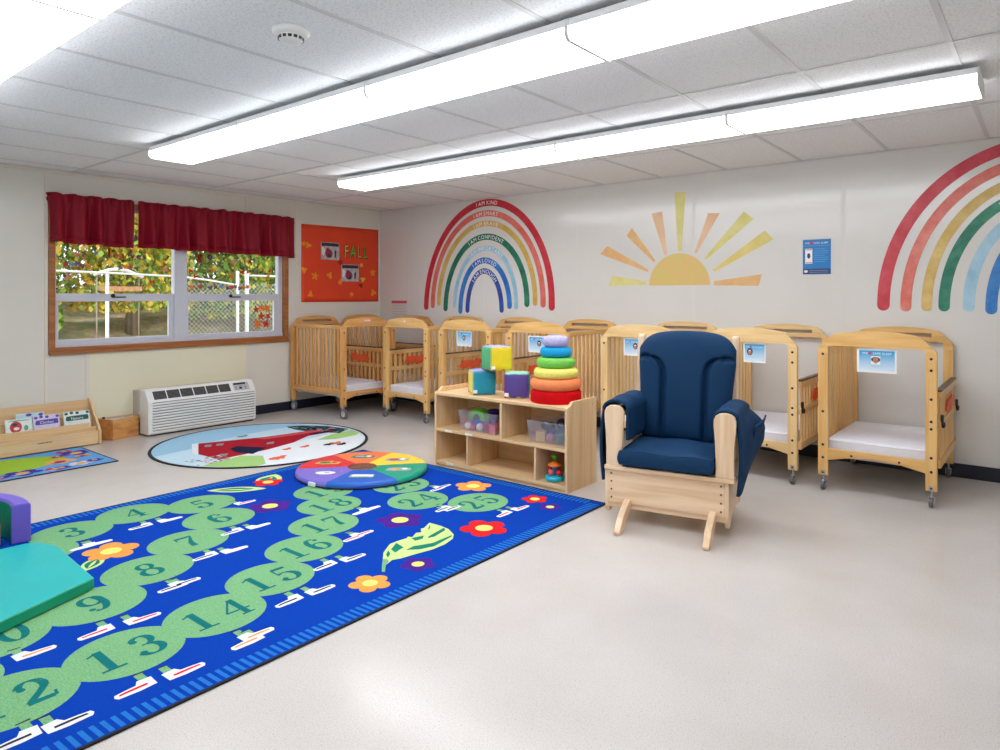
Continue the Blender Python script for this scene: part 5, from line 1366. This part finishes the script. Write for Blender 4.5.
rows = [('left', 'row near the sash end', 1.562, [(-3.553, 'red'), (-3.505, 'teal'), (-3.455, 'purple'), (-3.41, 'brown'), (-3.362, 'orange')]),
        ('left', 'row below the letters', 1.553, [(-3.098, 'grey'), (-3.045, 'orange'), (-2.998, 'red'), (-2.945, 'purple'), (-2.895, 'yellow')]),
        ('left', 'pair at the mullion', 1.60, [(-2.690, 'red')]), ('left', 'pair at the mullion', 1.545, [(-2.68, 'pink')]),
        ('left', 'low near the mullion', 1.43, [(-2.815, 'red')]), ('left', 'low near the casing', 1.47, [(-3.53, 'pink')]), ('left', 'low in the middle', 1.45, [(-3.38, 'yellow')]),
        ('left', 'under the valance hem', 1.665, [(-3.46, 'pink'), (-3.40, 'brown'), (-3.30, 'teal')]),
        ('right', 'lowest row', 1.378, [(-2.42, 'orange'), (-2.325, 'red'), (-2.27, 'green'), (-2.215, 'purple'), (-2.16, 'brown'), (-2.10, 'teal')]),
        ('right', 'dark chain start', 1.372, [(-2.03, 'purple'), (-1.985, 'red'), (-1.94, 'brown')]), ('right', 'dark chain end', 1.372, [(-1.895, 'purple'), (-1.85, 'orange'), (-1.80, 'red')]),
        ('right', 'middle row', 1.545, [(-2.43, 'red'), (-2.20, 'orange'), (-1.975, 'brown'), (-1.86, 'red')]), ('right', 'middle row near the casing', 1.55, [(-1.80, 'orange'), (-1.69, 'grey'), (-1.53, 'red')]),
        ('right', 'below the middle row', 1.49, [(-2.38, 'red'), (-1.98, 'orange'), (-1.55, 'orange')]), ('right', 'above the lowest row', 1.40, [(-1.545, 'yellow')]), ('right', 'under the valance hem', 1.65, [(-1.97, 'pink'), (-1.78, 'red')])]
for pane, where, z, items in rows:
    pane = 'away from' if pane == 'left' else 'beside'
    for i, (y, c) in enumerate(items):
        leaf_cling(y, z + .008*((i*7) % 3 - 1), .030, c, XU, f'small {c} cling, {where}, upper pane {pane} the bulletin board', 3 + i % 3, i)
for i, (y, z, s, c, rot, w) in enumerate([(-1.72, 1.135, .045, 'red', .4, 'upper near'), (-1.655, 1.15, .04, 'orange', 1.2, 'upper middle'), (-1.585, 1.14, .055, 'orange', 2.0, 'upper far'), (-1.66, 1.06, .052, 'red', .2, 'centre'), (-1.575, 1.055, .04, 'red', 1.0, 'centre right'), (-1.70, .972, .058, 'orange', .9, 'lower near'), (-1.59, .975, .052, 'red', 2.6, 'lower far')]):
    leaf_cling(y, z, s, c, XL, f'{c} leaf cling, {w} in the leaf group on the lower pane', 5, rot)

# ------------------------------------------------------------------ outside the window
def ground_mat():
    m, nt, b = new_mat('leaf littered bank'); N, L = nt.nodes, nt.links
    tc = N.new('ShaderNodeTexCoord'); n = N.new('ShaderNodeTexNoise'); n.inputs['Scale'].default_value = 2.2; n.inputs['Detail'].default_value = 12; n.inputs['Roughness'].default_value = .75
    L.new(tc.outputs['Object'], n.inputs['Vector'])
    r = N.new('ShaderNodeValToRGB'); e = r.color_ramp.elements
    e[0].position = .3; e[0].color = lin((136, 132, 96)); e[1].position = .72; e[1].color = lin((236, 220, 198))
    k = e.new(.45); k.color = lin((150, 148, 106)); k = e.new(.56); k.color = lin((194, 168, 136))
    L.new(n.outputs['Fac'], r.inputs['Fac']); L.new(r.outputs['Color'], b.inputs['Base Color']); b.inputs['Roughness'].default_value = .95
    return m
rd = random.Random(11)
mb = MB()
def gz(x, y):
    d = max(0, -x-4.6); return -.25 + 1.75*(1-exp(-d/2.4)) + .06*sin(x*1.7+y) + .04*sin(2.3*y)
mb.grid(lambda u, v: (-.16-18*u, -9+24*v, gz(-.16-18*u, -9+24*v) if u > 0 else -.25), 60, 60)
struct(mb.build('ground_outside', ground_mat()))
LV = [plain('leaf ' + n_, c, .6, var=.15, scale=4) for n_, c in (('green', (96, 140, 44)), ('light green', (158, 188, 70)), ('yellow', (226, 206, 70)), ('dark green', (58, 94, 40)), ('gold', (226, 178, 60)), ('olive', (128, 140, 62)))]
BARK = wood('grey tree bark', (150, 136, 122), (104, 92, 80), 'Z', .9, .4)
def tree(x, y, h, r, label, mats, seed, nleaf=1500, low=.9, lean_=0.0, tr=.11):
    rd = random.Random(seed); t = thing('tree', label, 'tree', (x, y, gz(x, y)-.05), 0, 'autumn trees outside the window')
    mb = MB(); mb.tube([(0, 0, 0), (lean_*.3, .03, h*.3), (lean_*.6, -.04, h*.6), (lean_, 0, h)], [tr, tr*.85, tr*.65, tr*.3], 10)
    for k in range(5):
        a = rd.uniform(0, 6.28); z = h*rd.uniform(.35, .75)
        mb.tube([(lean_*z/h, 0, z), (lean_*z/h+.5*r*cos(a), .5*r*sin(a), z+.35*r), (lean_*z/h+.85*r*cos(a), .85*r*sin(a), z+.55*r)], [tr*.4, tr*.25, tr*.1], 6)
    mb.build('trunk', BARK, t)
    mb = MB()
    for k in range(nleaf):
        while True:
            p = Vector((rd.uniform(-1, 1), rd.uniform(-1, 1), rd.uniform(-1, 1)))
            if p.x*p.x + p.y*p.y < 1 - .75*max(0, p.z)**2: break
        c = Vector((lean_+p.x*r, p.y*r, low + (h+r*.4-low)*(p.z*.5+.5)))
        s = rd.uniform(.05, .11); q = Matrix.Rotation(rd.uniform(0, 6.28), 3, 'Z') @ Matrix.Rotation(rd.uniform(-1.2, 1.2), 3, 'X')
        mb.face([c + q @ Vector(v) for v in ((-s*.5, 0, 0), (0, 0, -s*.7), (s*.5, 0, 0), (0, .15*s, s*.7))], rd.choices(range(len(mats)), [3, 3, 2, 1][:len(mats)])[0])
    mb.build('foliage', mats, t, fix=False)
G_, LG, YL, DG, GO, OL = LV
for i, (x, y, h, r, mats, w, n_, low, tr) in enumerate([
        (-6.2, -2.6, 4.2, 1.02, [LG, YL, G_, GO], 'yellow-green tree outside, away from the bulletin board end of the window', 9000, .25, .10),
        (-6.2, -.45, 4.4, 1.02, [YL, LG, GO, G_], 'golden tree outside behind the white playground roof', 9000, .45, .13),
        (-6.2, 1.7, 4.4, 1.02, [LG, G_, YL, OL], 'light green tree outside behind the chain link fence', 9000, .35, .10),
        (-6.2, 3.85, 4.4, 1.02, [LG, G_, DG, OL], 'green tree outside at the far end of the chain link fence', 9000, .2, .10),
        (-8.7, -1.7, 5.4, 1.28, [G_, OL, DG, LG], 'dark green tree outside behind the yellow-green tree', 9000, .0, .14), (-8.7, .95, 5.4, 1.28, [OL, G_, YL, LG], 'olive tree outside behind the golden tree', 9000, .0, .14),
        (-8.7, 3.6, 5.4, 1.28, [G_, LG, DG, OL], 'dense green tree outside behind the light green tree', 9000, .0, .14), (-8.7, 6.3, 5.4, 1.28, [G_, LG, OL, DG], 'last green tree of the row outside the window', 8000, .0, .14)]):
    tree(x, y, h, r, w, mats, 20+i, n_, low, 0.0, tr)
# chain link fence
fx = -4.0
fe = thing('chain_link_fence', 'white railed chain link fence outside the window', 'fence', (fx, -.3, gz(fx, -.3)))
gz0 = gz(fx, -.3)
PW = plain('pale galvanised post', (226, 228, 230), .5, var=.03)
for y, h, r in ((-3.9, 1.62, .025), (-1.71, 1.58, .025), (.33, 1.68, .026), (.50, 1.68, .034), (2.4, 1.62, .025)):
    mb = MB(); mb.tube([(0, y+.3, -.1), (0, y+.3, h-gz0)], r, 10); mb.sphere((0, y+.3, h-gz0), r*1.15, n=10, m=6); mb.build('post', PW, fe)
for pts in ([(-3.9, 1.66), (-1.71, 1.62), (-.62, 1.59)], [(-.62, 1.59), (-.2, 1.545), (.1, 1.50), (.33, 1.465)], [(.50, 1.635), (2.4, 1.62)]):
    mb = MB(); mb.tube([(0, y+.3, z-gz0) for y, z in pts], .015, 8); mb.build('top_rail', PW, fe)
mb = MB(); zt = 1.50
def wire(y0, z0, y1, z1): mb.tube([(0, y0+.3, z0-gz0), (0, y1+.3, z1-gz0)], .0028, 4)
p = .075; y = -.62
while y < 2.4+1.7:
    for sg in (1, -1):
        a = (y, -.2); b = (y-sg*0, 0)
        y0, z0, y1, z1 = (y, -.2, y-1.7, 1.5) if sg > 0 else (y-1.7, -.2, y, 1.5)
        if y0 > y1: y0, z0, y1, z1 = y1, z1, y0, z0
        lo, hi = -.62, 2.4
        if y1 <= lo or y0 >= hi: continue
        m_ = (z1-z0)/(y1-y0)
        if y0 < lo: z0 += m_*(lo-y0); y0 = lo
        if y1 > hi: z1 -= m_*(y1-hi); y1 = hi
        wire(y0, z0, y1, z1)
    y += p
mb.build('wire_mesh', plain('galvanised wire', (214, 216, 216), .5, var=0), fe)
# little gabled playground frame beyond the fence post
pf = thing('playground_frame', 'small white gabled playground frame with an orange beam outside the left window', 'play frame', (-4.35, -1.42, gz(-4.35, -1.42)))
g0 = gz(-4.35, -1.42)
mb = MB(); mb.tube([(0, -.34, 1.60-g0), (0, -.12, 1.68-g0), (0, 0, 1.69-g0), (0, .12, 1.675-g0), (0, .36, 1.575-g0)], .026, 8); mb.build('gable', PW, pf)
for y in (-.30, .30):
    mb = MB(); mb.tube([(0, y, -.05), (0, y, 1.60-g0)], .011, 8); mb.build('upright', BARK, pf)
mb = MB(); mb.box(-.02, -.26, 1.36-g0, .02, .34, 1.43-g0); mb.build('beam', plain('weathered orange beam', (206, 150, 110), .7, var=.2, scale=20), pf)

# ------------------------------------------------------------------ sky, camera, view
w = bpy.data.worlds.new('sky'); S.world = w; w.use_nodes = True
bg = w.node_tree.nodes['Background']; bg.inputs['Color'].default_value = (0.86, 0.93, 1.0, 1); bg.inputs['Strength'].default_value = 2.1
sun = bpy.data.lights.new('sun', 'SUN'); sun.energy = 3.0; sun.angle = radians(6); sun.color = (1, .95, .86)
so = bpy.data.objects.new('sun', sun); COL.objects.link(so); so.rotation_euler = (radians(40), radians(12), radians(-20))

cd = bpy.data.cameras.new('camera'); co = bpy.data.objects.new('camera', cd); COL.objects.link(co)
cd.sensor_width = 36; cd.sensor_fit = 'HORIZONTAL'; cd.lens = 36*678.35/1000
cd.shift_x = 0; cd.shift_y = -(375-296.06)/1000
cd.clip_start = .05
co.location = (6.66656, -5.77905, 1.28268)
co.rotation_euler = (pi/2, 0, 0.681535)
S.camera = co
S.view_settings.view_transform = 'Standard'; S.view_settings.look = 'None'; S.view_settings.gamma = 1.0
S.view_settings.use_curve_mapping = False
S.view_settings.exposure = 0.0
S.cycles.use_denoising = True
S.cycles.max_bounces = 10; S.cycles.transparent_max_bounces = 24; S.cycles.diffuse_bounces = 5
S.cycles.caustics_reflective = False; S.cycles.caustics_refractive = False
S.cycles.sample_clamp_indirect = 6
